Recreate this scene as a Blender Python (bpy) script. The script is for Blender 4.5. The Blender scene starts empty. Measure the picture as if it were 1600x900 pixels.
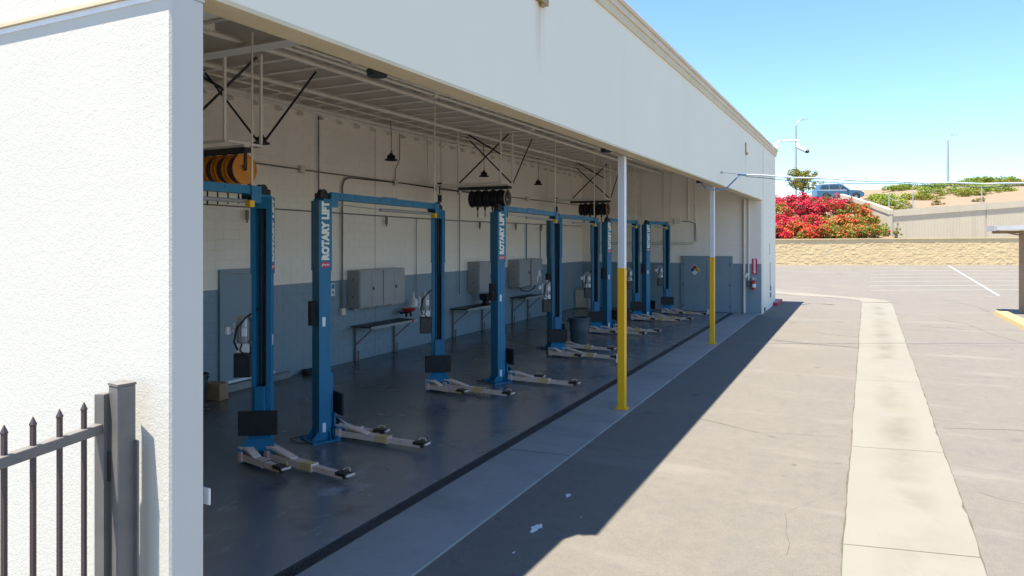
import bpy, bmesh, math, random
from mathutils import Vector, Matrix
random.seed(7)
R = math.radians
sc = bpy.context.scene
COL = sc.collection

# ------------------------------------------------------------------ camera
HEAD = 0.4567                       # heading left of +Y (the building runs along +Y)
cs, sn = math.cos(HEAD), math.sin(HEAD)
cam = bpy.data.cameras.new('camera')
cam.sensor_width = 36.0
cam.lens = 24.64
cam.shift_y = -75.0 / 1600.0
cam.clip_end = 3000
camo = bpy.data.objects.new('camera', cam); COL.objects.link(camo)
camo.location = (0, 0, 3.0)
camo.rotation_euler = (R(90), 0, HEAD)
sc.camera = camo

# ------------------------------------------------------------------ sky, sun, exposure
LIGHT = Vector((0.98, 1.6, -7.0)).normalized()
ELEV = math.asin(-LIGHT.z)
AZ = math.atan2(-LIGHT.x, -LIGHT.y)
w = bpy.data.worlds.new("World"); sc.world = w; w.use_nodes = True
wn = w.node_tree; wn.nodes.clear()
sky = wn.nodes.new('ShaderNodeTexSky'); sky.sky_type = 'NISHITA'; sky.sun_disc = False
sky.sun_elevation = ELEV; sky.sun_rotation = AZ
sky.air_density = 1.0; sky.dust_density = 0.1; sky.ozone_density = 1.6
bg = wn.nodes.new('ShaderNodeBackground'); bg.inputs[1].default_value = 0.061
wo = wn.nodes.new('ShaderNodeOutputWorld')
tint = wn.nodes.new('ShaderNodeMix'); tint.data_type = 'RGBA'; tint.blend_type = 'MULTIPLY'; tint.inputs[0].default_value = 1.0
tint.inputs[7].default_value = (.59, .72, .86, 1)
wn.links.new(sky.outputs[0], tint.inputs[6]); wn.links.new(tint.outputs[2], bg.inputs[0]); wn.links.new(bg.outputs[0], wo.inputs[0])
sun = bpy.data.lights.new('sun', 'SUN'); sun.energy = 2.6; sun.angle = R(0.5); sun.color = (1.0, 0.935, 0.82)
suno = bpy.data.objects.new('sun', sun); COL.objects.link(suno)
suno.rotation_euler = LIGHT.to_track_quat('-Z', 'Y').to_euler()
sc.view_settings.view_transform = 'Standard'; sc.view_settings.look = 'None'
sc.view_settings.exposure = 2.5; sc.view_settings.gamma = 1.0
sc.view_settings.use_curve_mapping = False
sc.cycles.max_bounces = 12; sc.cycles.diffuse_bounces = 9

# ------------------------------------------------------------------ materials
def nodes(name):
    m = bpy.data.materials.new(name); m.use_nodes = True
    nt = m.node_tree; b = nt.nodes['Principled BSDF']
    return m, nt, b
def N(nt, t, **k):
    n = nt.nodes.new(t)
    for a, v in k.items(): setattr(n, a, v)
    return n
def noise(nt, vec, scale, detail=4, rough=.55, stretch=None):
    if stretch:
        mp = N(nt, 'ShaderNodeMapping'); mp.inputs['Scale'].default_value = stretch
        nt.links.new(vec, mp.inputs[0]); vec = mp.outputs[0]
    n = N(nt, 'ShaderNodeTexNoise'); n.inputs['Scale'].default_value = scale
    n.inputs['Detail'].default_value = detail; n.inputs['Roughness'].default_value = rough
    nt.links.new(vec, n.inputs['Vector']); return n.outputs['Fac']
def ramp(nt, fac, lo, hi, a=0.0, b=1.0):
    r = N(nt, 'ShaderNodeMapRange'); r.inputs[1].default_value = lo; r.inputs[2].default_value = hi
    r.inputs[3].default_value = a; r.inputs[4].default_value = b
    nt.links.new(fac, r.inputs[0]); return r.outputs[0]
def mix(nt, fac, a, b):
    m = N(nt, 'ShaderNodeMix', data_type='RGBA')
    if isinstance(fac, (int, float)): m.inputs[0].default_value = fac
    else: nt.links.new(fac, m.inputs[0])
    for s, i in ((a, 6), (b, 7)):
        if isinstance(s, tuple): m.inputs[i].default_value = (*s, 1)
        else: nt.links.new(s, m.inputs[i])
    return m.outputs[2]
def mth(nt, op, a, b=None):
    m = N(nt, 'ShaderNodeMath', operation=op)
    for s, i in ((a, 0), (b, 1)):
        if s is None: continue
        if isinstance(s, (int, float)): m.inputs[i].default_value = s
        else: nt.links.new(s, m.inputs[i])
    return m.outputs[0]
def bump(nt, b, h, strength, dist=.01):
    n = N(nt, 'ShaderNodeBump'); n.inputs['Strength'].default_value = strength; n.inputs['Distance'].default_value = dist
    nt.links.new(h, n.inputs['Height']); nt.links.new(n.outputs[0], b.inputs['Normal'])
def objvec(nt): return N(nt, 'ShaderNodeTexCoord').outputs['Object']
def pm(name, c1, c2=None, scale=4., rough=.6, metal=0., bstr=0., bscale=60., var=.5, bdist=.01):
    m, nt, b = nodes(name)
    b.inputs['Roughness'].default_value = rough; b.inputs['Metallic'].default_value = metal
    v = objvec(nt)
    if c2 is None: c2 = tuple(x * .82 for x in c1)
    f = noise(nt, v, scale, 5, .6)
    nt.links.new(mix(nt, ramp(nt, f, .5 - var * .4, .5 + var * .4), c1, c2), b.inputs['Base Color'])
    nt.links.new(ramp(nt, noise(nt, v, scale * 2.3, 3), .3, .7, max(.05, rough - .08), min(1, rough + .08)), b.inputs['Roughness'])
    if bstr: bump(nt, b, noise(nt, v, bscale, 4), bstr, bdist)
    return m

def m_asphalt():
    m, nt, b = nodes('asphalt'); v = objvec(nt)
    big = noise(nt, v, .12, 5); med = noise(nt, v, .9, 6, .65); drag = noise(nt, v, .5, 4, .6, (1.8, .16, 1))
    drag2 = noise(nt, v, .5, 4, .6, (.16, 1.8, 1)); fine = noise(nt, v, 55, 2, .7); vf = noise(nt, v, 190, 2, .8)
    c = mix(nt, ramp(nt, big, .35, .65), (.158, .136, .108), (.141, .128, .109))
    c = mix(nt, ramp(nt, med, .35, .75, 0, .6), c, (.185, .160, .125))
    c = mix(nt, ramp(nt, drag, .55, .75, 0, .35), c, (.104, .10, .10))
    c = mix(nt, ramp(nt, drag2, .6, .75, 0, .25), c, (.09, .086, .084))
    c = mix(nt, ramp(nt, fine, .3, .7, 0, .55), c, (.086, .08, .075))
    c = mix(nt, ramp(nt, vf, .56, .70, 0, .65), c, (.25, .235, .20))
    mot = noise(nt, v, 5.5, 5, .7)
    c = mix(nt, ramp(nt, mot, .45, .75, 0, .5), c, (.10, .093, .087))
    c = mix(nt, ramp(nt, noise(nt, v, 1.1, 2, .4), .70, .76, 0, .55), c, (.075, .07, .066))
    c = mix(nt, ramp(nt, noise(nt, v, .33, 5, .7, (.5, 2.2, 1)), .56, .66, 0, .4), c, (.205, .182, .155))
    c = mix(nt, ramp(nt, noise(nt, v, 3.0, 2, .3), .74, .77, 0, .5), c, (.05, .048, .046))
    nt.links.new(c, b.inputs['Base Color']); b.inputs['Roughness'].default_value = .88
    bump(nt, b, mth(nt, 'ADD', fine, vf), .6, .008)
    return m
def m_concrete(name, c1, c2, rough=.8, streak=None, spots=(.3, .26, .2), bstr=.12):
    m, nt, b = nodes(name); v = objvec(nt)
    f = noise(nt, v, .7, 6, .62); g = noise(nt, v, 7, 5, .65); fine = noise(nt, v, 90, 3, .7)
    c = mix(nt, ramp(nt, f, .32, .68), c1, c2)
    c = mix(nt, ramp(nt, g, .55, .8, 0, .5), c, spots)
    if streak: c = mix(nt, ramp(nt, noise(nt, v, .8, 5, .6, streak), .5, .72, 0, .6), c, spots)
    c = mix(nt, ramp(nt, fine, .35, .7, 0, .22), c, tuple(x * .6 for x in c1))
    nt.links.new(c, b.inputs['Base Color']); b.inputs['Roughness'].default_value = rough
    bump(nt, b, fine, bstr, .005)
    return m
def m_floor():
    m, nt, b = nodes('sealed_floor'); v = objvec(nt)
    f = noise(nt, v, .55, 6, .6); g = noise(nt, v, 2.2, 6, .65); st = noise(nt, v, .8, 5, .6, (.35, 1.6, 1))
    c = mix(nt, ramp(nt, f, .35, .65), (.092, .098, .101), (.125, .131, .131))
    c = mix(nt, ramp(nt, st, .52, .75, 0, .5), c, (.155, .162, .16))
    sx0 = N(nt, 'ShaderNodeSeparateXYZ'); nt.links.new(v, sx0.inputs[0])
    c = mix(nt, mth(nt, 'MULTIPLY', ramp(nt, mth(nt, 'ADD', sx0.outputs[0], mth(nt, 'MULTIPLY', f, 2.2)), -6.6, -3.6), .75), c, (.215, .22, .212))  # sky light and reflection at the open front painted in: paler towards the drain
    # pale scuffs near the entrance of the first bay
    sx = N(nt, 'ShaderNodeSeparateXYZ'); nt.links.new(v, sx.inputs[0])
    d = mth(nt, 'ADD', mth(nt, 'POWER', mth(nt, 'MULTIPLY', mth(nt, 'ADD', sx.outputs[0], 5.7), .75), 2), mth(nt, 'POWER', mth(nt, 'MULTIPLY', mth(nt, 'ADD', sx.outputs[1], -6.4), .55), 2))
    sc_ = mth(nt, 'MULTIPLY', ramp(nt, d, .15, 1.1, 1, 0), ramp(nt, noise(nt, v, 2.6, 8, .72, (1, .6, 1)), .55, .66))
    c = mix(nt, mth(nt, 'MULTIPLY', sc_, .55), c, (.42, .45, .47))
    oil = mth(nt, 'MULTIPLY', ramp(nt, noise(nt, v, 1.05, 3, .55), .58, .68), ramp(nt, noise(nt, v, 4.5, 4, .6), .35, .6))
    c = mix(nt, mth(nt, 'MULTIPLY', oil, .55), c, (.04, .044, .048))
    spk = ramp(nt, noise(nt, v, 26, 2, .5), .76, .79)
    c = mix(nt, mth(nt, 'MULTIPLY', spk, .45), c, (.38, .4, .42))
    nt.links.new(c, b.inputs['Base Color'])
    nt.links.new(ramp(nt, noise(nt, v, .9, 3, .5), .3, .7, .2, .3), b.inputs['Roughness'])
    b.inputs['Specular IOR Level'].default_value = .55
    bump(nt, b, noise(nt, v, 3, 2), .02, .01)
    return m
def m_wall():
    m, nt, b = nodes('block_wall_paint')
    geo = N(nt, 'ShaderNodeNewGeometry'); v = geo.outputs['Position']
    sx = N(nt, 'ShaderNodeSeparateXYZ'); nt.links.new(v, sx.inputs[0])
    cream = mix(nt, ramp(nt, noise(nt, v, .5, 5), .3, .7), (.92, .85, .735), (.89, .81, .69))
    cream = mix(nt, ramp(nt, noise(nt, v, 1.6, 5, .6, (1, 1, .15)), .58, .8, 0, .45), cream, (.72, .65, .55))
    blue = mix(nt, ramp(nt, noise(nt, v, .8, 5), .3, .7), (.24, .31, .35), (.215, .285, .32))
    blue = mix(nt, ramp(nt, noise(nt, v, 4, 6, .7), .62, .78, 0, .5), blue, (.07, .10, .12))
    t = ramp(nt, mth(nt, 'ADD', sx.outputs[2], mth(nt, 'MULTIPLY', noise(nt, v, 9, 3), .02)), 2.035, 2.042)
    nt.links.new(mix(nt, t, blue, cream), b.inputs['Base Color'])
    b.inputs['Roughness'].default_value = .55
    bump(nt, b, noise(nt, v, 120, 4, .7), .25, .004)
    return m
def m_facade(name, c1, c2, bstr, bsc, rust=False):
    m, nt, b = nodes(name)
    geo = N(nt, 'ShaderNodeNewGeometry'); v = geo.outputs['Position']
    c = mix(nt, ramp(nt, noise(nt, v, .35, 5), .3, .7), c1, c2)
    c = mix(nt, ramp(nt, noise(nt, v, 1.4, 6, .62, (1, 1, .07)), .55, .8, 0, .16), c, tuple(x * .75 for x in c2))
    if rust:
        sx = N(nt, 'ShaderNodeSeparateXYZ'); nt.links.new(v, sx.inputs[0])
        for yy, zz in ((7.75, 5.85), (25.3, 6.0)):
            dx = ramp(nt, mth(nt, 'ABSOLUTE', mth(nt, 'ADD', sx.outputs[1], -yy)), .02, .2, 1, 0)
            dz = mth(nt, 'MULTIPLY', ramp(nt, sx.outputs[2], zz - .9, zz, 0, 1), ramp(nt, sx.outputs[2], zz, zz + .05, 1, 0))
            k = mth(nt, 'MULTIPLY', mth(nt, 'MULTIPLY', dx, dz), ramp(nt, noise(nt, v, 7, 4, .6, (1, 1, .12)), .35, .7, 0, .8))
            c = mix(nt, k, c, (.5, .33, .2))
    nt.links.new(c, b.inputs['Base Color']); b.inputs['Roughness'].default_value = .85
    if bstr:
        h = mth(nt, 'ADD', noise(nt, v, bsc, 5, .62), mth(nt, 'MULTIPLY', noise(nt, v, bsc * .3, 3), .8))
        bump(nt, b, h, bstr, .02)
    return m
def m_leaf(name, c, c2):
    m, nt, b = nodes(name)
    g = N(nt, 'ShaderNodeNewGeometry')
    nt.links.new(mix(nt, g.outputs['Random Per Island'], c, c2), b.inputs['Base Color'])
    b.inputs['Roughness'].default_value = .6
    tr = N(nt, 'ShaderNodeBsdfTranslucent'); ms = N(nt, 'ShaderNodeMixShader'); ms.inputs[0].default_value = .3
    tr.inputs[0].default_value = (*c2, 1)
    out = nt.nodes['Material Output']
    nt.links.new(b.outputs[0], ms.inputs[1]); nt.links.new(tr.outputs[0], ms.inputs[2]); nt.links.new(ms.outputs[0], out.inputs[0])
    return m
def m_lift():
    m, nt, b = nodes('lift_blue_paint'); v = objvec(nt)
    c = mix(nt, ramp(nt, noise(nt, v, 1.2, 5, .6, (1, 1, .3)), .35, .7), (.012, .145, .265), (.016, .17, .305))
    c = mix(nt, ramp(nt, noise(nt, v, 14, 6, .7), .66, .74, 0, .7), c, (.05, .075, .095))
    c = mix(nt, ramp(nt, noise(nt, v, 5, 6, .75, (1, 1, .25)), .60, .72, 0, .55), c, (.035, .05, .06))
    nt.links.new(c, b.inputs['Base Color'])
    nt.links.new(ramp(nt, noise(nt, v, 6, 4), .3, .7, .38, .52), b.inputs['Roughness'])
    b.inputs['Specular IOR Level'].default_value = .35
    return m
def m_arm():
    m, nt, b = nodes('lift_arm_paint'); v = objvec(nt)
    c = mix(nt, ramp(nt, noise(nt, v, 3, 5), .35, .65), (.80, .58, .46), (.72, .55, .46))
    c = mix(nt, ramp(nt, noise(nt, v, 11, 7, .7), .58, .7, 0, .8), c, (.2, .13, .09))
    c = mix(nt, ramp(nt, noise(nt, v, 2.1, 2), .62, .66, 0, .7), c, (.62, .42, .08))
    nt.links.new(c, b.inputs['Base Color']); b.inputs['Roughness'].default_value = .55
    return m

M = {}
M['asphalt'] = m_asphalt()
def m_gutter():
    m, nt, b = nodes('gutter_concrete'); v = objvec(nt)
    sx = N(nt, 'ShaderNodeSeparateXYZ'); nt.links.new(v, sx.inputs[0])
    f = noise(nt, v, .7, 6, .62); fine = noise(nt, v, 90, 3, .7)
    c = mix(nt, ramp(nt, f, .32, .68), (.198, .185, .152), (.18, .169, .142))
    dx = mth(nt, 'ABSOLUTE', mth(nt, 'ADD', mth(nt, 'ADD', sx.outputs[0], mth(nt, 'MULTIPLY', sx.outputs[1], -.0135)), -.42))
    mid = ramp(nt, dx, .05, .36, 1, 0)
    st = mth(nt, 'MULTIPLY', mid, ramp(nt, noise(nt, v, .62, 5, .6), .46, .66))
    c = mix(nt, mth(nt, 'MULTIPLY', st, .75), c, (.118, .104, .083))
    tan = mth(nt, 'MULTIPLY', ramp(nt, dx, .05, .5, 1, 0), ramp(nt, noise(nt, v, 1.3, 5, .65, (1, .3, 1)), .5, .7))
    c = mix(nt, mth(nt, 'MULTIPLY', tan, .5), c, (.16, .135, .09))
    c = mix(nt, ramp(nt, noise(nt, v, 14, 4, .7), .62, .75, 0, .4), c, (.12, .11, .09))
    c = mix(nt, ramp(nt, fine, .35, .7, 0, .25), c, (.12, .11, .09))
    nt.links.new(c, b.inputs['Base Color']); b.inputs['Roughness'].default_value = .85
    bump(nt, b, fine, .2, .005); return m
M['gutter'] = m_gutter()
M['kerbconc'] = m_concrete('gutter_concrete', (.205, .186, .150), (.19, .175, .143), .85, (2.2, .12, 1), (.145, .128, .10))
M['apron'] = m_concrete('apron_concrete', (.32, .315, .295), (.25, .25, .236), .6, (.4, 1.5, 1), (.16, .162, .155))
M['floor'] = m_floor()
M['wall'] = m_wall()
M['stucco'] = m_facade('sand_stucco', (.60, .575, .51), (.56, .535, .465), .15, 85)
M['facade'] = m_facade('white_facade_paint', (.82, .775, .625), (.795, .75, .60), .08, 45, True)
M['blockwhite'] = m_facade('white_block_paint', (.82, .785, .64), (.78, .74, .60), .2, 60)
M['beige'] = pm('beige_trim_paint', (.66, .56, .37), (.58, .49, .32), 2, .7, bstr=.1)
M['cream'] = pm('cream_trim_paint', (.66, .58, .44), (.6, .52, .39), 2, .7)
M['deckp'] = pm('roof_deck_paint', (.58, .525, .46), (.50, .45, .395), .8, .6)
M['steelw'] = pm('off_white_steel_paint', (.86, .82, .74), (.80, .76, .68), 1.5, .5)
M['conduit'] = pm('painted_conduit', (.78, .72, .61), (.68, .62, .52), 3, .5)
M['greypipe'] = pm('grey_conduit', (.23, .22, .2), (.16, .155, .145), 3, .45, .3)
M['lift'] = m_lift()
M['liftdark'] = pm('lift_shadow_steel', (.010, .03, .06), (.02, .045, .075), 3, .5)
M['arm'] = m_arm()
M['grate'] = pm('cast_grate', (.075, .085, .095), (.05, .058, .066), 9, .5, .3)
M['black'] = pm('black_rubber', (.012, .012, .013), (.02, .02, .021), 12, .75, bstr=.1)
M['blackmetal'] = pm('black_metal', (.018, .02, .025), (.034, .036, .042), 8, .4, .2)
M['darksteel'] = pm('dark_oily_steel', (.045, .043, .042), (.08, .075, .07), 10, .45, .6)
M['steel'] = pm('bare_steel', (.42, .42, .42), (.3, .3, .3), 9, .38, .8)
M['bar'] = pm('grey_bar_padding', (.34, .32, .30), (.27, .255, .24), 3, .6)
M['zinc'] = pm('galvanised_steel', (.46, .48, .49), (.38, .4, .41), 9, .45, .5)
M['cab'] = pm('grey_cabinet_paint', (.36, .365, .35), (.31, .315, .305), 3, .42)
M['white'] = pm('white_enamel', (.78, .78, .77), (.7, .7, .69), 6, .4)
M['whitepost'] = pm('white_post_paint', (.74, .74, .74), (.66, .66, .65), 2, .45)
def m_scuffed(name, c1, c2, dark):
    m, nt, b = nodes(name); v = objvec(nt); sx = N(nt, 'ShaderNodeSeparateXYZ'); nt.links.new(v, sx.inputs[0])
    c = mix(nt, ramp(nt, noise(nt, v, 2, 4), .3, .7), c1, c2)
    c = mix(nt, mth(nt, 'MULTIPLY', ramp(nt, noise(nt, v, 16, 6, .75, (1, 1, .3)), .60, .70), ramp(nt, sx.outputs[2], 0, 1.6, .9, .25)), c, dark)
    nt.links.new(c, b.inputs['Base Color']); b.inputs['Roughness'].default_value = .45; return m
M['postyellow'] = m_scuffed('scuffed_yellow_paint', (.86, .47, .004), (.80, .42, .004), (.22, .16, .06))
M['yellow'] = pm('safety_yellow_paint', (.86, .47, .004), (.80, .42, .004), 2, .42)
M['orange'] = pm('orange_reel_paint', (.80, .30, .018), (.66, .23, .015), 4, .42)
M['maroon'] = pm('maroon_hose', (.075, .018, .016), (.05, .013, .013), 6, .5)
M['red'] = pm('red_enamel', (.62, .022, .022), (.5, .015, .015), 5, .4)
M['redlabel'] = pm('red_label', (.66, .016, .05), (.6, .014, .05), 5, .45)
M['lettering'] = pm('cream_lettering', (.84, .80, .66), (.8, .76, .62), 5, .5)
M['fence'] = pm('grey_fence_paint', (.155, .145, .133), (.125, .116, .107), 6, .5)
M['fencebrown'] = pm('brown_picket_paint', (.065, .045, .045), (.05, .036, .037), 6, .5)
M['cardboard'] = pm('cardboard', (.40, .235, .13), (.34, .2, .11), 5, .8)
M['bin'] = pm('dark_blue_grey_plastic', (.035, .055, .07), (.045, .066, .082), 5, .5)
M['doorblue'] = pm('blue_door_paint', (.235, .31, .35), (.21, .28, .315), 1.5, .45)
M['sheet'] = pm('tan_corrugated_metal', (.36, .29, .2), (.28, .21, .13), 2, .5)
M['rustbrown'] = pm('brown_steel_paint', (.34, .23, .14), (.26, .17, .10), 4, .55)
M['roofmetal'] = pm('pale_roof_metal', (.55, .55, .56), (.48, .47, .47), 2, .45, .2)
M['paintline'] = pm('white_line_paint', (.40, .40, .39), (.27, .26, .25), 3, .7, var=.7)
M['ycurb'] = pm('yellow_curb_paint', (.36, .275, .115), (.30, .235, .115), 3, .7)
M['redcurb'] = pm('red_curb_paint', (.55, .03, .07), (.42, .03, .06), 3, .6)
M['curbtop'] = pm('worn_red_concrete', (.36, .24, .24), (.3, .2, .2), 3, .8)
M['block'] = pm('tan_split_face_block', (.74, .56, .31), (.66, .49, .265), 1.2, .9, bstr=.15, bscale=9, bdist=.03)
M['concwall'] = m_concrete('retaining_concrete', (.60, .53, .39), (.56, .49, .36), .85, (1.5, 1.5, .1), (.50, .43, .31))
M['soil'] = m_concrete('dry_soil', (.225, .158, .10), (.185, .13, .082), .95, None, (.26, .195, .13))
M['road'] = pm('road_asphalt', (.2, .19, .18), (.16, .155, .15), .5, .9)
M['leafdark'] = m_leaf('dark_leaf', (.028, .055, .012), (.055, .085, .016))
M['leafmid'] = m_leaf('mid_leaf', (.10, .155, .012), (.17, .21, .02))
M['leafolive'] = m_leaf('olive_leaf', (.17, .17, .012), (.27, .22, .02))
M['leafbright'] = m_leaf('bright_leaf', (.17, .25, .008), (.26, .33, .02))
M['leafdry'] = m_leaf('dry_leaf', (.2, .155, .045), (.27, .205, .065))
M['magenta'] = m_leaf('magenta_bract', (.50, .006, .045), (.60, .010, .09))
M['crimson'] = m_leaf('crimson_bract', (.50, .006, .018), (.62, .016, .035))
M['orangefl'] = m_leaf('orange_bract', (.56, .06, .012), (.66, .15, .025))
M['bark'] = pm('bark', (.12, .09, .065), (.07, .05, .035), 8, .9, bstr=.5)
M['carblue'] = pm('blue_car_paint', (.05, .135, .225), (.045, .12, .2), 2, .3, .0)
M['carsilver'] = pm('silver_car_roof', (.5, .52, .54), (.46, .48, .5), 2, .3, .5)
M['glass'] = pm('dark_glass', (.03, .045, .055), (.04, .055, .065), 2, .06)
M['tyre'] = pm('tyre_rubber', (.02, .02, .02), (.03, .03, .03), 9, .8)
M['nfblue'] = pm('sign_blue', (.01, .13, .32), (.01, .12, .3), 5, .5)
M['nfred'] = pm('sign_red', (.5, .01, .035), (.47, .01, .03), 5, .5)
M['nfyellow'] = pm('sign_yellow', (.62, .55, .03), (.6, .52, .03), 5, .5)
M['teal'] = pm('teal_print', (.03, .3, .33), (.03, .28, .3), 5, .5)
M['pink'] = pm('pink_tape', (.65, .2, .24), (.55, .16, .2), 5, .6)
M['peach'] = pm('peach_sticker', (.62, .33, .14), (.55, .3, .13), 5, .6)
M['cable'] = pm('pale_cable_sleeve', (.5, .55, .57), (.36, .44, .48), 2, .5)
M['bluecable'] = pm('blue_cable', (.09, .17, .27), (.07, .13, .2), 3, .5)
M['brass'] = pm('tarnished_brass', (.45, .3, .09), (.3, .2, .07), 8, .5, .4)
M['puff'] = pm('dried_white_paint', (.72, .73, .74), (.6, .62, .64), 9, .7)
M['crackfill'] = pm('crack_filler', (.075, .07, .066), (.10, .095, .09), 5, .9)
M['joint'] = pm('gutter_joint_dirt', (.105, .09, .06), (.065, .06, .045), 5, .9)
M['spill'] = m_concrete('dark_grime', (.10, .09, .08), (.14, .125, .11), .85)

# ------------------------------------------------------------------ mesh helpers
class B:
    def __init__(s): s.bm = bmesh.new()
    def box(s, c, d, rot=None, mi=0, bev=0.0):
        r = bmesh.ops.create_cube(s.bm, size=1.0)
        vs = r['verts']
        mt = Matrix.Translation(Vector(c)) @ (rot.to_4x4() if rot else Matrix.Identity(4)) @ Matrix.Diagonal((d[0], d[1], d[2], 1))
        bmesh.ops.transform(s.bm, matrix=mt, verts=vs)
        fs = set(f for v in vs for f in v.link_faces)
        for f in fs: f.material_index = mi
        if bev > 0:
            es = list(set(e for v in vs for e in v.link_edges))
            rb = bmesh.ops.bevel(s.bm, geom=es, offset=bev, segments=1, affect='EDGES', profile=.5)
            for f in rb['faces']: f.material_index = mi
        return s
    def span(s, a, b, mi=0, bev=0.0):
        c = [(a[i] + b[i]) / 2 for i in range(3)]; d = [abs(b[i] - a[i]) for i in range(3)]
        return s.box(c, d, None, mi, bev)
    def cyl(s, p0, p1, r0, r1=None, n=10, mi=0, caps=True):
        p0 = Vector(p0); p1 = Vector(p1); r1 = r0 if r1 is None else r1
        d = p1 - p0; L = d.length
        if L < 1e-6: return s
        q = d.to_track_quat('Z', 'Y').to_matrix().to_4x4()
        r = bmesh.ops.create_cone(s.bm, cap_ends=caps, cap_tris=False, segments=n, radius1=r0, radius2=r1, depth=L,
                                  matrix=Matrix.Translation((p0 + p1) / 2) @ q)
        for f in set(f for v in r['verts'] for f in v.link_faces): f.material_index = mi
        return s
    def tube(s, pts, r, n=6, mi=0):
        pts = [Vector(p) for p in pts]; rings = []
        up = None
        for i, p in enumerate(pts):
            t = (pts[min(i + 1, len(pts) - 1)] - pts[max(i - 1, 0)]).normalized()
            if up is None:
                up = Vector((0, 0, 1)) if abs(t.z) < .9 else Vector((1, 0, 0))
            a = t.cross(up).normalized(); bvec = a.cross(t).normalized(); up = bvec
            rr = r[i] if isinstance(r, (list, tuple)) else r
            rings.append([s.bm.verts.new(p + (a * math.cos(2 * math.pi * k / n) + bvec * math.sin(2 * math.pi * k / n)) * rr) for k in range(n)])
        for i in range(len(rings) - 1):
            for k in range(n):
                f = s.bm.faces.new((rings[i][k], rings[i][(k + 1) % n], rings[i + 1][(k + 1) % n], rings[i + 1][k])); f.material_index = mi
        s.bm.faces.new(rings[0][::-1]).material_index = mi; s.bm.faces.new(rings[-1]).material_index = mi
        return s
    def prism(s, pts, vec, mi=0):
        vec = Vector(vec); a = [s.bm.verts.new(Vector(p)) for p in pts]; b = [s.bm.verts.new(Vector(p) + vec) for p in pts]
        n = len(pts); fs = [s.bm.faces.new(a[::-1]), s.bm.faces.new(b)]
        for i in range(n): fs.append(s.bm.faces.new((a[i], a[(i + 1) % n], b[(i + 1) % n], b[i])))
        for f in fs: f.material_index = mi
        bmesh.ops.recalc_face_normals(s.bm, faces=fs)
        return s
    def loft(s, secs, mi=0, caps=True):
        rs = [[s.bm.verts.new(Vector(p)) for p in q] for q in secs]; n = len(secs[0]); fs = []
        for i in range(len(rs) - 1):
            for k in range(n): fs.append(s.bm.faces.new((rs[i][k], rs[i][(k + 1) % n], rs[i + 1][(k + 1) % n], rs[i + 1][k])))
        if caps: fs.append(s.bm.faces.new(rs[0][::-1])); fs.append(s.bm.faces.new(rs[-1]))
        for f in fs: f.material_index = mi
        bmesh.ops.recalc_face_normals(s.bm, faces=fs)
        return s
    def lathe(s, prof, c=(0, 0, 0), axis='Z', n=20, mi=0):
        ax = {'Z': lambda r, h, a: (r * math.cos(a), r * math.sin(a), h), 'X': lambda r, h, a: (h, r * math.cos(a), r * math.sin(a)),
              'Y': lambda r, h, a: (r * math.sin(a), h, r * math.cos(a))}[axis]
        c = Vector(c); rings = [[s.bm.verts.new(c + Vector(ax(max(r, .0005), h, 2 * math.pi * k / n))) for k in range(n)] for r, h in prof]
        fs = []
        for i in range(len(rings) - 1):
            for k in range(n): fs.append(s.bm.faces.new((rings[i][k], rings[i][(k + 1) % n], rings[i + 1][(k + 1) % n], rings[i + 1][k])))
        for f in fs: f.material_index = mi
        bmesh.ops.recalc_face_normals(s.bm, faces=fs)
        return s
    def quad(s, pts, mi=0):
        f = s.bm.faces.new([s.bm.verts.new(Vector(p)) for p in pts]); f.material_index = mi; return s
    def mesh(s, name, mats, smooth=True):
        me = bpy.data.meshes.new(name); s.bm.to_mesh(me); s.bm.free()
        for m in (mats if isinstance(mats, (list, tuple)) else [mats]): me.materials.append(M[m])
        if smooth:
            me.polygons.foreach_set('use_smooth', [True] * len(me.polygons)); me.set_sharp_from_angle(angle=R(35))
        return me
def ob(name, b, mats=None, parent=None, loc=None, rot=None, smooth=True):
    me = b.mesh(name, mats, smooth) if isinstance(b, B) else b
    o = bpy.data.objects.new(name, me); COL.objects.link(o)
    if parent: o.parent = parent
    if loc: o.location = loc
    if rot: o.rotation_euler = rot
    return o
def tag(o, label, cat, group=None):
    o['label'] = label; o['category'] = cat
    if group: o['group'] = group
    return o
def thing(name, label, cat, loc=(0, 0, 0), rz=0, group=None):
    o = bpy.data.objects.new(name, None); o.empty_display_size = .2; COL.objects.link(o)
    o.location = loc; o.rotation_euler = (0, 0, rz)
    return tag(o, label, cat, group)
def struct(o): o['kind'] = 'structure'; return o
def copy_tree(o, parent=None):
    c = o.copy(); COL.objects.link(c)
    if parent: c.parent = parent
    for ch in list(o.children): copy_tree(ch, c)
    return c
def text_mesh(body, h, wdt, bold=.03):
    cu = bpy.data.curves.new('lettering', 'FONT'); cu.body = body; cu.size = 1.0; cu.offset = bold; cu.extrude = .0
    cu.space_character = 1.06
    t = bpy.data.objects.new('lettering', cu); COL.objects.link(t)
    me = bpy.data.meshes.new_from_object(t.evaluated_get(bpy.context.evaluated_depsgraph_get()))
    bpy.data.objects.remove(t); bpy.data.curves.remove(cu)
    xs = [v.co.x for v in me.vertices]; ys = [v.co.y for v in me.vertices]
    x0, x1, y0, y1 = min(xs), max(xs), min(ys), max(ys)
    for v in me.vertices: v.co = Vector(((v.co.x - x0) / (x1 - x0) * wdt, (v.co.y - y0) / (y1 - y0) * h, 0))
    me.materials.clear(); return me
def W(r, D, z=0): return (r * cs - D * sn, r * sn + D * cs, z)    # along / across the direction of the far parking lot
def smooth01(t): t = max(0, min(1, t)); return t * t * (3 - 2 * t)

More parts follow.
